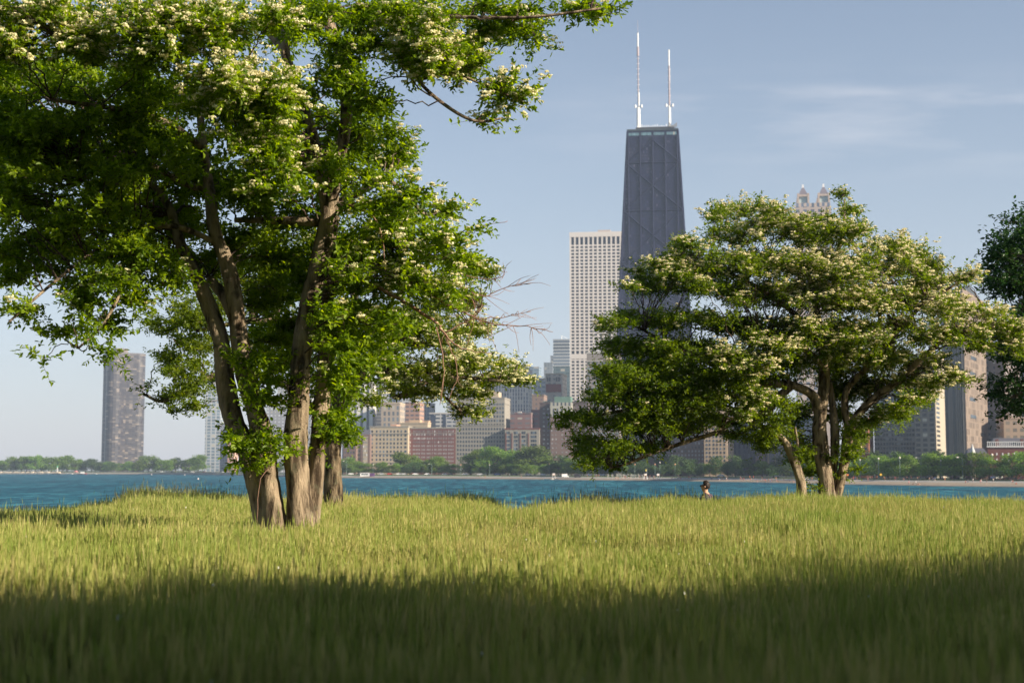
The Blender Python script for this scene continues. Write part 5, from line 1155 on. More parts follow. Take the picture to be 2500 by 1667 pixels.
hs = .95+.16*np.sin(P[:, 0]*.55+1.3)*np.sin(P[:, 1]*.4)+.14*np.sin(P[:, 0]*1.9+P[:, 1]*.8)*np.sin(P[:, 1]*1.3-.6*P[:, 0])+rng.normal(0, .13, len(P))
hs = np.clip(hs, .6, 1.35)*np.where(kind == 1, .85, 1.0)
me = bpy.data.meshes.new('grass'); me.vertices.add(len(P)); me.vertices.foreach_set('co', np.c_[P, z].astype(np.float32).ravel())
for nm, ty, val in (('pidx', 'INT', idx.astype(np.int32)), ('prot', 'FLOAT', rng.uniform(0, 6.283, len(P)).astype(np.float32)), ('pscl', 'FLOAT', hs.astype(np.float32))):
    a = me.attributes.new(nm, ty, 'POINT'); a.data.foreach_set('value', val)
go = bpy.data.objects.new('grass', me); col.objects.link(go)
tag(go, 'tall seeding meadow grass covering the whole foreground bank', 'grass', kind='stuff')
gt = bpy.data.node_groups.new('scatter_grass', 'GeometryNodeTree')
gt.interface.new_socket('Geometry', in_out='INPUT', socket_type='NodeSocketGeometry'); gt.interface.new_socket('Geometry', in_out='OUTPUT', socket_type='NodeSocketGeometry')
gi = gt.nodes.new('NodeGroupInput'); gout = gt.nodes.new('NodeGroupOutput')
ci = gt.nodes.new('GeometryNodeCollectionInfo'); ci.inputs['Collection'].default_value = gc; ci.inputs['Separate Children'].default_value = True; ci.inputs['Reset Children'].default_value = True
m2p = gt.nodes.new('GeometryNodeMeshToPoints'); iop = gt.nodes.new('GeometryNodeInstanceOnPoints')
def attr(n, t):
    a = gt.nodes.new('GeometryNodeInputNamedAttribute'); a.data_type = t; a.inputs['Name'].default_value = n; return a.outputs[0]
gt.links.new(gi.outputs[0], m2p.inputs[0]); gt.links.new(m2p.outputs[0], iop.inputs['Points']); gt.links.new(ci.outputs[0], iop.inputs['Instance'])
iop.inputs['Pick Instance'].default_value = True; gt.links.new(attr('pidx', 'INT'), iop.inputs['Instance Index'])
cr = gt.nodes.new('ShaderNodeCombineXYZ'); gt.links.new(attr('prot', 'FLOAT'), cr.inputs[2]); gt.links.new(cr.outputs[0], iop.inputs['Rotation'])
cs = gt.nodes.new('ShaderNodeCombineXYZ'); cs.inputs[0].default_value = 1; cs.inputs[1].default_value = 1; gt.links.new(attr('pscl', 'FLOAT'), cs.inputs[2]); gt.links.new(cs.outputs[0], iop.inputs['Scale'])
gt.links.new(iop.outputs[0], gout.inputs[0])
md = go.modifiers.new('scatter', 'NODES'); md.node_group = gt
print('grass patches', len(P))
#@@PEOPLE
# ------------------------------------------------------------------ people
def skin_mesh(name, nodes, edges, sub=2):
    me_ = bpy.data.meshes.new(name); me_.from_pydata([n[:3] for n in nodes], edges, [])
    o = bpy.data.objects.new(name, me_); col.objects.link(o)
    md_ = o.modifiers.new('skin', 'SKIN'); md_.use_smooth_shade = True
    sv_ = me_.skin_vertices[0].data
    for i, n in enumerate(nodes):
        r = n[3] if isinstance(n[3], tuple) else (n[3], n[3]); sv_[i].radius = r
    sv_[0].use_root = True
    o.modifiers.new('sub', 'SUBSURF').levels = sub
    dg = bpy.context.evaluated_depsgraph_get(); ev = o.evaluated_get(dg)
    out = bpy.data.meshes.new_from_object(ev); bpy.data.objects.remove(o); return out
skin = plain('skin', (.48, .28, .19), .55, .3, var=.06); hair = plain('dark_hair', (.018, .012, .010), .6, .3); 
def recolour(me_, rules, mats_):
    for m in mats_: me_.materials.append(m)
    for p in me_.polygons: p.material_index = rules(p.center)

# the seated person in the grass
def seated():
    D = 32.0; c = at(1728, 1200, D); g = float(ground_h(c.x, D))
    root = empty('person', (c.x, D, at(1728, 1172.5, D).z-.99), R(0)); tag(root, 'person with dark hair and sunglasses sitting in the grass, dark grey top, facing left', 'person')
    # facing: mostly left and a little away from the viewer
    f = Vector((-.93, .36, 0)).normalized(); s = Vector((-f.y, f.x, 0))     # s: their left side
    def p(a, b, z): v = f*a+s*b; return (v.x, v.y, z)
    nd = [(*p(0, 0, .12), (.15, .12)), (*p(.01, 0, .32), (.13, .10)), (*p(.03, 0, .52), (.155, .10)), (*p(.04, 0, .64), (.11, .075)), (*p(.05, 0, .72), (.052, .052)), (*p(.065, 0, .785), (.068, .072)), (*p(.06, 0, .86), (.088, .094)), (*p(.05, 0, .93), (.066, .07)),
          (*p(.03, .18, .62), (.062, .06)), (*p(.12, .24, .38), (.045, .042)), (*p(.34, .16, .34), (.034, .034)), (*p(.42, .12, .35), (.028, .02)),
          (*p(.03, -.18, .62), (.062, .06)), (*p(.10, -.25, .38), (.045, .042)), (*p(.32, -.17, .33), (.034, .034)), (*p(.40, -.13, .34), (.028, .02)),
          (*p(.02, .11, .13), (.09, .09)), (*p(.42, .15, .45), (.065, .065)), (*p(.50, .14, .08), (.04, .04)), (*p(.66, .14, .05), (.04, .03)),
          (*p(.02, -.11, .13), (.09, .09)), (*p(.42, -.15, .44), (.065, .065)), (*p(.52, -.14, .08), (.04, .04)), (*p(.68, -.14, .05), (.04, .03)),
          (*p(.15, 0, .835), (.012, .010))]
    ed = [(0,1),(1,2),(2,3),(3,4),(4,5),(5,6),(6,7),(3,8),(8,9),(9,10),(10,11),(3,12),(12,13),(13,14),(14,15),(0,16),(16,17),(17,18),(18,19),(0,20),(20,21),(21,22),(22,23),(6,24)]
    me_ = skin_mesh('person_body', nd, ed, 2); jeans = plain('dark_jeans', (.03, .04, .07))
    recolour(me_, lambda c_: 1 if (c_.z < .5 and (c_.z < .2 or Vector((c_.x, c_.y, 0)).dot(f) > .18 and c_.z > .36 and abs(Vector((c_.x, c_.y, 0)).dot(s)) < .1)) else 0, [skin, jeans])
    b = bpy.data.objects.new('body', me_); col.objects.link(b); b.parent = root
    # shirt: shell over torso and upper arms
    sn = [(n[0], n[1], n[2], (n[3][0]*1.16+.012, n[3][1]*1.22+.012)) for n in [nd[i] for i in (0, 1, 2, 3, 8, 9, 12, 13)]]+[(*p(.047, 0, .70), (.075, .075))]
    sn[3] = (*sn[3][:3], (.165, .115)); sn[4] = (*sn[4][:3], (.085, .085)); sn[6] = (*sn[6][:3], (.085, .085))
    sh = skin_mesh('shirt', sn, [(0,1),(1,2),(2,3),(3,4),(4,5),(3,6),(6,7),(3,8)], 2); sh.materials.append(plain('charcoal_shirt', (.045, .045, .05), .9))
    o = bpy.data.objects.new('shirt', sh); col.objects.link(o); o.parent = root
    st = MB()
    for sd in (-1, 1): st.tube([p(.15, sd*.10, .45), p(.13, sd*.11, .6), p(.04, sd*.10, .715), p(-.06, sd*.10, .66), p(-.10, sd*.09, .5)], [.016]*5, 6)
    st.build('strap', plain('dusty_purple_strap', (.16, .09, .14)), root, smooth=True)
    # hair cap
    bm = bmesh.new(); bmesh.ops.create_icosphere(bm, subdivisions=4, radius=1.0); kill = []
    for v in bm.verts:
        x, y, z_ = v.co; front = x
        n_ = 1+.05*math.sin(9*x+4*y)*math.sin(11*z_)+.03*math.sin(23*y+5*z_)
        v.co = Vector(p(.045+x*.098*n_, y*.088*n_, .885+z_*(.105 if z_ > 0 else .12)*n_))
        if (front > .55 and z_ < .7) or (front > .3 and z_ < .35) or z_ < -.78 or (front > 0 and z_ < -.25): kill.append(v)
    bmesh.ops.delete(bm, geom=kill, context='VERTS'); hm_ = bpy.data.meshes.new('hair'); bm.to_mesh(hm_); bm.free(); hm_.materials.append(hair)
    for pl in hm_.polygons: pl.use_smooth = True
    o = bpy.data.objects.new('hair', hm_); col.objects.link(o); o.parent = root
    gl = MB()
    for sd in (-1, 1):
        gl.tube([p(.145, sd*.036, .868), p(.158, sd*.036, .868)], [.027, .026], 10); gl.bar(p(.15, sd*.06, .875), p(.05, sd*.086, .875), .005)
    gl.bar(p(.15, -.012, .872), p(.15, .012, .872), .004)
    gl.build('sunglasses', plain('black_plastic', (.01, .01, .012), .3), root)
    er = MB(); 
    for sd in (-1, 1): er.tube([p(.045, sd*.082, .84), p(.045, sd*.097, .85), p(.04, sd*.10, .865)], [.012, .018, .010], 7)
    er.build('ear', skin, root, smooth=True)
    # companion's hand and knee just visible to the right
    q = at(1744, 1206, D); r2 = empty('person', (q.x+.16, D+.35, g-.16)); tag(r2, 'second person mostly hidden in the grass, right beside the seated person', 'person')
    nd2 = [(0, 0, .10, (.14, .12)), (.16, .02, .16, (.13, .10)), (.36, .05, .22, (.14, .10)), (.46, .06, .26, (.05, .05)), (.56, .06, .32, (.08, .085)), (.62, .06, .36, (.07, .075)),
           (-.35, -.05, .30, (.065, .065)), (-.62, -.1, .06, (.04, .04)), (-.78, -.1, .05, (.04, .03)), (-.33, .18, .28, (.065, .065)), (-.6, .2, .06, (.04, .04)), (-.75, .2, .05, (.04, .03)),
           (.32, -.17, .24, (.05, .05)), (.14, -.24, .36, (.04, .04)), (-.06, -.18, .56, (.03, .03)), (-.10, -.17, .62, (.03, .018)), (.32, .22, .22, (.05, .05)), (.1, .3, .14, (.04, .04)), (-.1, .28, .12, (.03, .03))]
    me2 = skin_mesh('person_body', nd2, [(0,1),(1,2),(2,3),(3,4),(4,5),(0,6),(6,7),(7,8),(0,9),(9,10),(10,11),(2,12),(12,13),(13,14),(14,15),(2,16),(16,17),(17,18)], 2)
    recolour(me2, lambda c_: 0 if c_.x > .42 or (c_.z > .40 and c_.x > -.2) else (1 if c_.x < .02 and c_.z > .03 else 2), [skin, jeans, plain('tan_shirt', (.35, .24, .2))])
    b2 = bpy.data.objects.new('body', me2); col.objects.link(b2); b2.parent = r2
seated()

# beach goers, tiny on the far shore
def figure(pose):
    if pose == 'stand':
        nd = [(0,0,.95,(.13,.10)),(0,0,1.2,(.13,.09)),(0,0,1.42,(.15,.09)),(0,0,1.53,(.05,.05)),(0,0,1.64,(.08,.09)),(0,0,1.74,(.06,.06)),(.2,0,1.38,(.05,.05)),(.26,.02,1.1,(.04,.04)),(.27,-.05,.85,(.03,.03)),(-.2,0,1.38,(.05,.05)),(-.26,.02,1.1,(.04,.04)),(-.27,-.05,.85,(.03,.03)),
              (.1,0,.9,(.08,.08)),(.12,-.01,.5,(.055,.055)),(.12,.02,.06,(.04,.04)),(.12,-.12,.03,(.04,.03)),(-.1,0,.9,(.08,.08)),(-.12,.0,.5,(.055,.055)),(-.12,.03,.06,(.04,.04)),(-.12,-.1,.03,(.04,.03))]
    elif pose == 'walk':
        nd = [(0,0,.93,(.13,.10)),(0,.0,1.2,(.13,.09)),(.02,0,1.42,(.15,.09)),(.04,0,1.52,(.05,.05)),(.05,0,1.63,(.09,.08)),(.05,0,1.73,(.06,.06)),(.02,.2,1.36,(.05,.05)),(-.12,.24,1.1,(.04,.04)),(-.1,.24,.88,(.03,.03)),(.02,-.2,1.36,(.05,.05)),(.14,-.24,1.1,(.04,.04)),(.28,-.22,.92,(.03,.03)),
              (0,.1,.88,(.08,.08)),(.2,.11,.5,(.055,.055)),(.3,.11,.07,(.04,.04)),(.42,.11,.05,(.04,.03)),(0,-.1,.88,(.08,.08)),(-.1,-.11,.5,(.055,.055)),(-.36,-.11,.14,(.04,.04)),(-.3,-.11,.05,(.04,.03))]
    else:
        nd = [(0,0,.12,(.15,.12)),(-.06,0,.38,(.13,.09)),(-.06,0,.58,(.15,.09)),(-.05,0,.68,(.05,.05)),(-.03,0,.79,(.08,.09)),(-.03,0,.89,(.06,.06)),(-.04,.2,.55,(.05,.05)),(-.14,.25,.3,(.04,.04)),(-.2,.24,.08,(.03,.03)),(-.04,-.2,.55,(.05,.05)),(.1,-.25,.34,(.04,.04)),(.3,-.18,.36,(.03,.03)),
              (.02,.1,.12,(.08,.08)),(.38,.12,.4,(.06,.06)),(.6,.12,.06,(.04,.04)),(.74,.12,.04,(.04,.03)),(.02,-.1,.12,(.08,.08)),(.42,-.12,.1,(.06,.06)),(.8,-.12,.07,(.04,.04)),(.86,-.12,.14,(.04,.03))]
    ed = [(0,1),(1,2),(2,3),(3,4),(4,5),(2,6),(6,7),(7,8),(2,9),(9,10),(10,11),(0,12),(12,13),(13,14),(14,15),(0,16),(16,17),(17,18),(18,19)]
    return nd, ed
HC = {'red': (.55, .06, .05), 'white': (.75, .74, .72), 'blue': (.06, .12, .35), 'black': (.03, .03, .035), 'orange': (.65, .22, .06), 'pink': (.6, .25, .28), 'bare skinned': (.50, .27, .18)}
protoP = {}
for pose in ('stand', 'walk', 'sit'):
    nd, ed = figure(pose); base = skin_mesh('beach_person_'+pose, nd, ed, 1)
    for cn, cc in HC.items():
        me_ = base.copy(); lo_, hi_ = (.85, 1.48) if pose != 'sit' else (.22, .64)
        pl = [skin, plain('shirt_'+cn.replace(' ', '_'), cc), plain('shorts_dark', (.05, .06, .1)), hair]
        if pose == 'sit': rule = lambda c_: 1 if (c_.z > .22 and c_.z < .64 and c_.x < .1) else (3 if c_.z > .82 else 0)
        else: rule = lambda c_: 1 if lo_ < c_.z < hi_ and abs(c_.y if pose == 'walk' else c_.x) < .2 else (2 if .5 < c_.z <= lo_ and abs(c_.y if pose == 'walk' else c_.x) < .22 else (3 if c_.z > 1.68 else 0))
        recolour(me_, rule, pl); protoP[(pose, cn)] = me_
PL = {}
def beach_person(x, y, pose, cn, where):
    """x,y photo px of the feet; stands on the beach profile"""
    D0 = shore(x); lo_, hi_ = D0-1, D0+90
    sw_ = sandw(x)
    def zed(d):
        o = d-D0
        return float(np.interp(o, [-12, 0, sw_*.45, sw_, sw_+8, sw_+16, sw_+24, sw_+34], [WZ-1.2, WZ+.02, WZ+.8, WZ+1.1, LAND-.6, LAND-.5, LAND-.1, LAND]))
    best = None
    for o in np.linspace(.5, sw_+33, 60):
        d = D0+o; yy = HZ+(EYE-zed(d))/d*F
        if best is None or abs(yy-y) < best[0]: best = (abs(yy-y), d)
    d = best[1]
    o = bpy.data.objects.new('person', protoP[(pose, cn)]); col.objects.link(o)
    o.location = (gx(x, d), d, zed(d)); o.rotation_euler = (0, 0, random.uniform(0, 6.28))
    key = (pose, cn, where); PL[key] = PL.get(key, 0)+1
    verb = {'stand': 'standing', 'walk': 'walking', 'sit': 'sitting'}[pose]
    lab = f"{cn} {'' if cn == 'bare skinned' else 'shirted '}beachgoer {verb} {where}"+(f", {ORD[min(PL[key]-1, 19)]} from left" if PL[key] > 1 else "")
    tag(o, lab, 'person', 'people on the far beach')
def crowd(x0, x1, y0, y1, n, where, sit=.2):
    for x in sorted(random.uniform(x0, x1) for _ in range(n)):
        beach_person(x, random.uniform(y0, y1), 'sit' if random.random() < sit else random.choice(('stand', 'walk')), random.choice(list(HC)), where)
crowd(1490, 1600, 1166, 1171, 16, 'among the net posts'); crowd(1635, 1720, 1166, 1171, 16, 'left of the seated person'); crowd(1735, 1840, 1168, 1174, 24, 'right of the seated person')
crowd(1845, 1945, 1170, 1177, 20, 'beyond the leaning stem', .4); crowd(1955, 2005, 1172, 1178, 6, 'between the hawthorn stems'); crowd(2064, 2160, 1166, 1174, 26, 'before the orange brick block', .1)
crowd(2160, 2260, 1166, 1172, 22, 'below the banded block', .1); crowd(2215, 2245, 1180, 1185, 6, 'waterside below the banded block', .6); crowd(2260, 2360, 1168, 1176, 14, 'below the cream edged tower', .1); crowd(2300, 2490, 1176, 1184, 10, 'on the open sand at far right', .2); crowd(2360, 2500, 1166, 1171, 10, 'on the path before the mansion', .1)
crowd(1130, 1480, 1164, 1168, 12, 'on thin sand before brown towers', .1)
#@@STREET
# ------------------------------------------------------------------ street furniture, vehicles and beach gear on the far shore
lampm = plain('weathered_pole_green', (.22, .30, .26), .5); lamph = plain('pale_lamp_housing', (.72, .66, .58), .4); lampl = plain('lamp_glass_orange', (.85, .42, .22), .3)
def lamp_proto(kind):
    root = empty('street_lamp', (0, 0, 0)); m = MB(); m.tube([(0, 0, 0), (0, 0, .5), (0, 0, .6), (0, 0, 8.6)], [.22, .2, .12, .08], 8); po = m.build('pole', lampm, root)
    if kind == 'arm':
        a = MB(); a.tube([(0, 0, 8.3), (-.3, 0, 8.9), (-1.0, 0, 9.1), (-1.8, 0, 9.1)], [.07]*4, 6); ar = a.build('arm', lampm, root)
        h = MB(); h.tube([(-1.5, 0, 9.1), (-1.7, 0, 9.12), (-2.3, 0, 9.05), (-2.5, 0, 9.0)], [.08, .22, .25, .08], 8); hh_ = h.build('lamp_head', lamph, root)
        kids = [(po, []), (ar, []), (hh_, [])]
    else:
        h = MB(); h.tube([(0, 0, 8.6), (0, 0, 8.7), (0, 0, 9.0), (0, 0, 9.35), (0, 0, 9.5)], [.08, .3, .42, .3, .06], 10); hh_ = h.build('lamp_head', lamph if kind == 'globe' else lampl, root)
        kids = [(po, []), (hh_, [])]
    return root, kids
LP = {k: lamp_proto(k) for k in ('arm', 'globe', 'orange')}
LS = [(846, 1124, 'arm', 'before the low brown houses'), (911, 1132, 'globe', 'before the cream hotel'), (1054, 1131, 'arm', 'before the red brick block'), (1125, 1133, 'orange', 'before the left side of the grey buff block'), (1195, 1133, 'globe', 'before the right side of the grey buff block'), (1341, 1131, 'orange', 'before the dark brown tower'),
      (1416, 1133, 'orange', 'at the left tip of the hawthorn'), (1550, 1132, 'orange', 'leftmost under the hawthorn overhang'), (1611, 1127, 'globe', 'tall white one among the net posts'), (1599, 1132, 'orange', 'beside the tall white lamp'), (1648, 1132, 'orange', 'before the rose brown block'), (2100, 1120, 'globe', 'just right of the hawthorn stems'), (2145, 1117, 'globe', 'left one below the banded block'), (2197, 1115, 'globe', 'middle one below the banded block'),
      (2249, 1115, 'arm', 'below the cream edged tower'), (2297, 1122, 'globe', 'below the tan panelled tower, left one'), (2350, 1114, 'arm', 'below the tan panelled tower, middle one'), (2423, 1107, 'globe', 'below the brick mansion'), (430, 1137, 'globe', 'leftmost at the wooded park'), (437, 1135, 'globe', 'second at the wooded park'), (452, 1136, 'globe', 'third at the wooded park'), (485, 1133, 'globe', 'fourth at the wooded park')]
for i, (x, top, kd, wh) in enumerate(LS):
    D = shore(x)+sandw(x)+30; H = at(x, top, D).z-(LAND-.05); s = H/9.4; root, kids = LP[kd]
    o = copy_tree(root, kids, (gx(x, D), D, LAND-.1), 0, (max(s, 1.0), max(s, 1.0), s))
    tag(o, {'arm': 'street lamp with curved arm ', 'globe': 'pale headed street lamp ', 'orange': 'street lamp with orange tinted head '}[kd]+wh, 'street lamp', 'street lamps along the shore road')  # orange heads are plain tinted surfaces with no emission
for root, kids in LP.values():
    for c, _ in kids: bpy.data.objects.remove(c)
    bpy.data.objects.remove(root)

tyre = plain('tyre_rubber', (.02, .02, .02)); carg = plain('car_glass', (.03, .04, .05), .15, .6)
def car_proto(kind, c, nm):
    root = empty(kind, (0, 0, 0)); L, Wd = (4.5, 1.8) if kind == 'parked_car' else (6.5, 2.2)
    prof = [(-2.25, .35), (-2.25, .85), (-1.9, .98), (-1.35, 1.02), (-.75, 1.48), (.75, 1.5), (1.35, 1.02), (2.1, .9), (2.28, .6), (2.25, .35)] if kind == 'parked_car' else [(-3.2, .5), (-3.2, 2.7), (1.6, 2.75), (1.9, 2.2), (2.2, 1.5), (3.1, 1.3), (3.2, .5)]
    m = MB(); n = len(prof); V = [(x, -Wd/2*(1 if z < 1.05 or kind != 'parked_car' else .85), z) for x, z in prof]+[(x, Wd/2*(1 if z < 1.05 or kind != 'parked_car' else .85), z) for x, z in prof]
    V += [(0, -Wd/2, .8), (0, Wd/2, .8)]
    m.add(V, Q=[[i, (i+1) % n, n+(i+1) % n, n+i] for i in range(n)], T=[[(i+1) % n, i, 2*n] for i in range(n)]+[[n+i, n+(i+1) % n, 2*n+1] for i in range(n)])
    b = m.build('body', plain('paint_'+nm, c, .35, .5, var=.04), root); kids = [(b, [])]
    g = MB()
    if kind == 'parked_car':
        for s in (-1, 1): g.add([(-1.1, s*.86, 1.06), (1.1, s*.86, 1.06), (.65, s*.80, 1.42), (-.65, s*.80, 1.42)], Q=[[0, 1, 2, 3]])
    else:
        for s in (-1, 1): g.add([(1.75, s*1.12, 1.5), (2.2, s*1.12, 1.5), (1.95, s*1.12, 2.1), (1.75, s*1.12, 2.3)], Q=[[0, 1, 2, 3]])
    kids.append((g.build('side_window', carg, root), []))
    wx = (1.4, 1.35) if kind == 'parked_car' else (2.1, 2.2)
    for sx in (-1, 1):
        for sy in (-1, 1):
            q = MB(); q.tube([(sx*wx[0], sy*(Wd/2-.1), .33), (sx*wx[0], sy*(Wd/2+.06), .33)], [.33, .33], 12); kids.append((q.build('wheel', tyre, root), []))
    return root, kids
CARC = {'white': (.78, .78, .76), 'silver': (.45, .46, .47), 'red': (.45, .04, .03), 'black': (.025, .025, .03), 'blue': (.05, .10, .28)}
CPp = {k: car_proto('parked_car', v, k) for k, v in CARC.items()}; VAN = {k: car_proto('parked_van', CARC[k], k) for k in ('white', 'black')}
cseq = [(857, 'white'), (878, 'black'), (931, 'silver'), (951, 'red'), (974, 'white'), (985, 'silver'), (1014, 'white'), (1043, 'white'), (1086, 'silver'), (1100, 'black'), (1135, 'white'), (1172, 'silver'), (1215, 'blue'), (1255, 'black'), (1290, 'silver'), (1325, 'white'), (1440, 'white'), (1470, 'silver'), (1690, 'black'), (1760, 'white'), (1893, 'white'), (2270, 'silver'), (2330, 'black'), (2425, 'blue'), (2440, 'white'), (2465, 'black'), (395, 'white'), (405, 'silver'), (420, 'black'), (470, 'white'), (498, 'red'), (520, 'white'), (545, 'silver')]
cc_ = {}
for x, cn in cseq:
    D = shore(x)+sandw(x)+40; root, kids = CPp[cn]; o = copy_tree(root, kids, (gx(x, D), D, LAND+.02), random.choice((0, math.pi))+.1)
    zn = zone(x); cc_[(cn, zn)] = cc_.get((cn, zn), 0)+1
    tag(o, f"{cn} car on the shore road {zn}"+('' if cc_[(cn, zn)] == 1 else f", {ORD[cc_[(cn, zn)]-1]} from left"), 'car', 'cars on the shore road')
for x, cn, lb in ((1380, 'white', 'white van parked on the sand left of the net posts'), (1410, 'black', 'dark truck parked behind the beach left of the net posts'), (1895+70, 'white', 'white van between the hawthorn stems')):
    D = shore(x)+sandw(x)+2; root, kids = VAN[cn]; o = copy_tree(root, kids, (gx(x, D), D, WZ+1.25), .05, (.7, .9, .9)); tag(o, lb, 'van', 'vehicles by the beach')
for dct in (CPp, VAN):
    for root, kids in dct.values():
        for c, _ in kids: bpy.data.objects.remove(c)
        bpy.data.objects.remove(root)

# volleyball nets
np_ = plain('pale_wood_post', (.62, .55, .45))
netm = plain('net_cord', (.5, .5, .5))
first = None
for i, x in enumerate((1484, 1506, 1522, 1540, 1558)):
    D = shore(x)+sandw(x)*.8; x1 = gx(x, D); x2 = gx(x+12, D)
    root = empty('volleyball_net', (x1, D, WZ+.95)); tag(root, f"volleyball net on the far sand, {ORD[i]} from left", 'volleyball net', 'nets set up on the beach')
    for xx in (0, x2-x1): m = MB(); m.tube([(xx, 0, 0), (xx, 0, 3.0 if xx == 0 else 2.6)], [.10, .09], 6); m.build('post', np_, root)
    m = MB(); w_ = x2-x1
    for k in range(9): m.bar((w_*k/8, 0, 1.5), (w_*k/8, 0, 2.35), .02, 3)
    for z_ in (1.5, 1.9, 2.35): m.bar((0, 0, z_), (w_, 0, z_), .05, 3)
    m.build('net', netm, root)
# lifeguard stands
for x, lb in ((1576, 'tall lifeguard chair with yellow flag near the net posts'), (1352, 'lifeguard chair with orange seat beside the white rowing boats'), (1607, 'low lifeguard platform at the foot of the tall white lamp')):
    D = shore(x)+sandw(x)*.5; root = empty('lifeguard_chair', (gx(x, D), D, WZ+.75)); tag(root, lb, 'lifeguard chair', 'lifeguard chairs on the beach')
    for sx in (-1, 1):
        for sy in (-1, 1): m = MB(); m.bar((sx*1.0, sy*1.0, 0), (sx*.6, sy*.6, 2.2), .09); m.build('leg', whitep, root)
    m = MB(); m.box(-.8, -.8, 2.2, .8, .8, 2.35); m.build('seat', plain('orange_seat', (.7, .3, .1)), root)
    m = MB(); m.box(-.8, .7, 2.36, .8, .8, 3.3); m.build('backrest', whitep, root)
    if x == 1576:
        m = MB(); m.bar((.7, 0, 2.3), (.7, 0, 6.0), .05); po = m.build('flag_pole', whitep, root); m = MB(); m.box(-.1, -.02, 4.9, .68, .02, 6.0, top=(.5, 1)); m.build('flag', plain('yellow_flag', (.8, .65, .08)), root)
# rowing boats drawn up and small craft at the left shore
def boat(x, D, z, L, hull, lb, cabin=False, grp='small boats by the shore'):
    root = empty('boat', (gx(x, D), D, z)); tag(root, lb, 'boat', grp); m = MB(); V = []; Q = []; st = np.linspace(-1, 1, 9)
    for s in st:
        w_ = L*.16*(1-abs(s)**2.6)+.03; sh = .35+.25*s*s
        V += [(s*L/2, -w_, sh*L*.16), (s*L/2*.93, -w_*.5, 0), (s*L/2*.93, w_*.5, 0), (s*L/2, w_, sh*L*.16)]
    for i in range(8):
        for j in range(3): Q.append([i*4+j, i*4+4+j, i*4+5+j, i*4+1+j])
    m.add(V, Q=Q); m.build('hull', plain('boat_hull_'+hull[0], hull[1], .4), root)
    m = MB(); m.box(-L*.3, -L*.1, L*.04, -L*.24, L*.1, L*.06); m.box(L*.05, -L*.12, L*.04, L*.11, L*.12, L*.06); m.build('thwart', np_, root)
    if cabin: m = MB(); m.box(-L*.2, -L*.09, L*.07, L*.22, L*.09, L*.22, top=(.8, .9)); m.build('cabin', whitep, root)
WH = ('white', (.8, .8, .78))
boat(1340, shore(1340)+1.5, WZ+.1, 6.5, WH, 'white rowing boat drawn up on the thin sand left of the lifeguard chair'); boat(1366, shore(1366)+1.5, WZ+.1, 6.0, WH, 'white rowing boat drawn up just right of the lifeguard chair')
boat(125, shore(125)-12, WZ-.05, 11, WH, 'white boat moored left of the pale beacon'); boat(170, shore(170)-12, WZ-.05, 10, WH, 'white boat moored right of the pale beacon'); boat(201, shore(201)-14, WZ-.05, 13, ('crimson', (.4, .05, .05)), 'cabin boat with dark red hull off the wooded park', True); boat(138, shore(138)-16, WZ-.05, 12, ('black', (.03, .03, .04)), 'long black boat under the pale beacon')
boat(230, shore(230)-10, WZ-.05, 9, WH, 'small white boat right of the cabin boat'); 
# pale beacon and stone breakwater
D = shore(140)-4; root = empty('beacon', (gx(140, D), D, WZ)); tag(root, 'slim white navigation beacon with green top on the breakwater', 'beacon')
m = MB(); m.tube([(0, 0, 0), (0, 0, 2), (0, 0, 9)], [1.2, .6, .45], 10); m.build('column', whitep, root); m = MB(); m.tube([(0, 0, 9.01), (0, 0, 11)], [.9, .7], 10); m.build('lantern', plain('green_lantern', (.1, .4, .2)), root)
m = MB()
for i in range(44):
    x = -40+i*4.3; D = shore(x)-4; X = gx(x, D); m.box(X-1.35, D-2, WZ-.5, X+1.3, D+3, WZ+2.0+random.uniform(0, 1.4), top=(.9, .8))
o = m.build('breakwater', plain('bleached_stone', (.62, .52, .40), scale=.2)); tag(o, 'low bleached stone breakwater along the wooded park at far left', 'breakwater')
for x, c, lb in ((186, (.55, .2, .2), 'pink beach tent by the cabin boat'), ):
    D = shore(x)+6; root = empty('tent', (gx(x, D), D, WZ+.9)); tag(root, lb, 'tent'); m = MB(); m.prism([(3.5*math.cos(k*math.pi/3), 3.5*math.sin(k*math.pi/3)) for k in range(6)], 1.8, 3.8, .1); m.build('canopy', plain('pink_canvas', c), root)
    for k in range(6): m = MB(); m.bar((3.3*math.cos(k*math.pi/3), 3.3*math.sin(k*math.pi/3), 0), (3.3*math.cos(k*math.pi/3), 3.3*math.sin(k*math.pi/3), 1.8), .08); m.build('pole', whitep, root)
# buoys
bb = None
for x, y, r_b, lb in ((484, 1169.5, .55, 'white mooring buoy floating left of the leaning trunk'), (370, 1158.8, .6, 'small white buoy off the wooded park'), (451, 1159.3, .5, 'tiny white buoy near the far beach')):
    D = 7.0*F/(y-HZ); root = empty('buoy', (gx(x, D), D, WZ)); tag(root, lb, 'buoy', 'buoys on the lake'); m = MB()
    m.tube([(0, 0, -.3*r_b), (0, 0, 0), (0, 0, r_b*.8), (0, 0, r_b*1.3), (0, 0, r_b*1.6)], [r_b*.5, r_b, r_b, r_b*.6, r_b*.1], 12); m.build('float', whitep, root, smooth=True); m = MB(); m.tube([(0, 0, .12), (0, 0, .3)], [r_b*1.03, r_b*1.03], 12); m.build('stripe', plain('buoy_orange', (.7, .25, .1)), root)
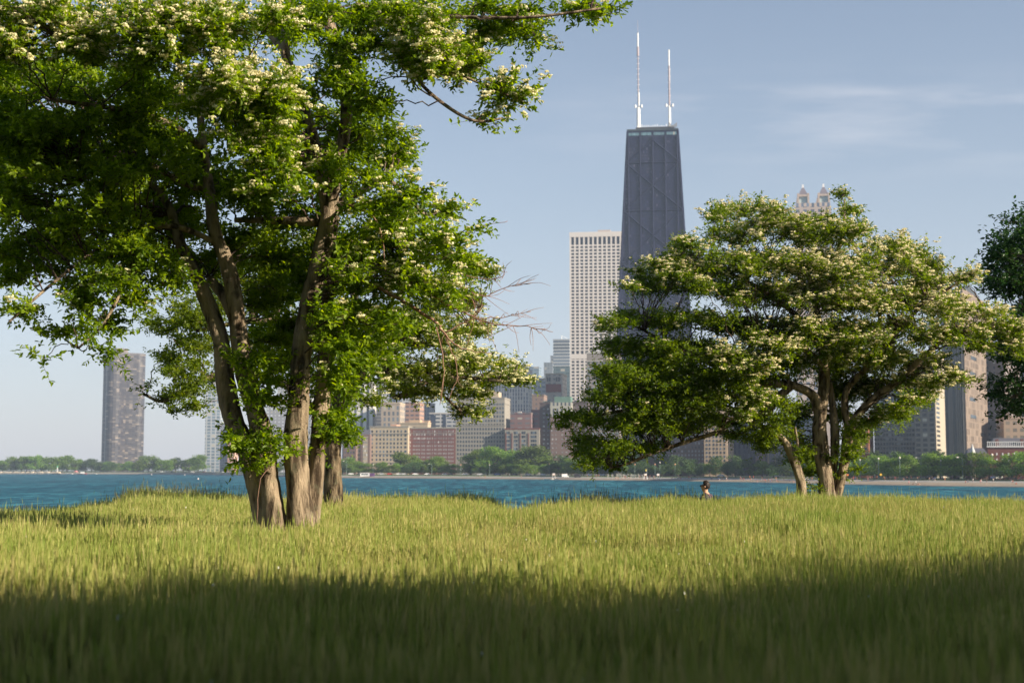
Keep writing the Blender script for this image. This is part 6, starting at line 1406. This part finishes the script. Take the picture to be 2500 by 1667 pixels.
# promenade kiosk, purple container, yellow and orange signs
x = 892; D = shore(x)+sandw(x)+5; root = empty('kiosk', (gx(x, D), D, WZ+1.1)); tag(root, 'white promenade kiosk with sloping end below the cream hotel', 'kiosk')
m = MB(); m.box(-4, 0, 0, 3.2, 3, 2.7); m.build('wall', whitep, root); m = MB(); m.box(-4.2, -.2, 2.71, 3.4, 3.2, 3.0); m.build('roof', concrete, root); m = MB(); m.add([(3.21, 0, 0), (6.2, 0, 0), (3.21, 0, 2.6), (3.21, 3, 0), (6.2, 3, 0), (3.21, 3, 2.6)], T=[[0, 1, 2], [3, 5, 4]], Q=[[1, 4, 5, 2], [0, 2, 5, 3]]); m.build('ramp', whitep, root); m = MB(); m.box(-3, -.1, 1.3, 2.4, -.01, 2.1); m.build('window', GL, root)
x = 908; D = shore(x)+sandw(x)+4; root = empty('container', (gx(x, D), D, WZ+1.1)); tag(root, 'dark purple storage container right of the white kiosk', 'container')
m = MB(); m.box(-1.8, 0, 0, 1.9, 2.5, 2.4)
for k in range(9): m.box(-1.75+k*.4, -.06, .1, -1.55+k*.4, -.01, 2.3)
m.build('body', plain('purple_steel', (.12, .05, .16)), root); m = MB(); m.box(-1.9, -.1, 2.41, 2.0, 2.6, 2.55); m.build('roof', plain('purple_steel', (.12, .05, .16)), root)
for x, y, c, lb in ((2150, 1158, (.85, .50, .05), 'yellow diamond warning sign below the banded block'), (2069, 1159, (.75, .22, .05), 'orange diamond work sign just right of the hawthorn stems')):
    D = shore(x)+sandw(x)+20; zz = at(x, y, D).z; root = empty('road_sign', (gx(x, D), D, LAND-.4)); tag(root, lb, 'sign'); m = MB(); m.tube([(0, 0, 0), (0, 0, zz-LAND+.4)], [.06, .05], 6); m.build('post', lampm, root)
    m = MB(); h = .62; zc = zz-LAND+.4; m.add([(-h, -.08, zc), (0, -.08, zc-h), (h, -.08, zc), (0, -.08, zc+h), (-h, -.05, zc), (0, -.05, zc-h), (h, -.05, zc), (0, -.05, zc+h)], Q=[[0, 1, 2, 3], [7, 6, 5, 4], [0, 4, 5, 1], [1, 5, 6, 2], [2, 6, 7, 3], [3, 7, 4, 0]]); m.build('panel', plain('sign_'+('yellow' if c[1] > .3 else 'orange'), c, .5), root)
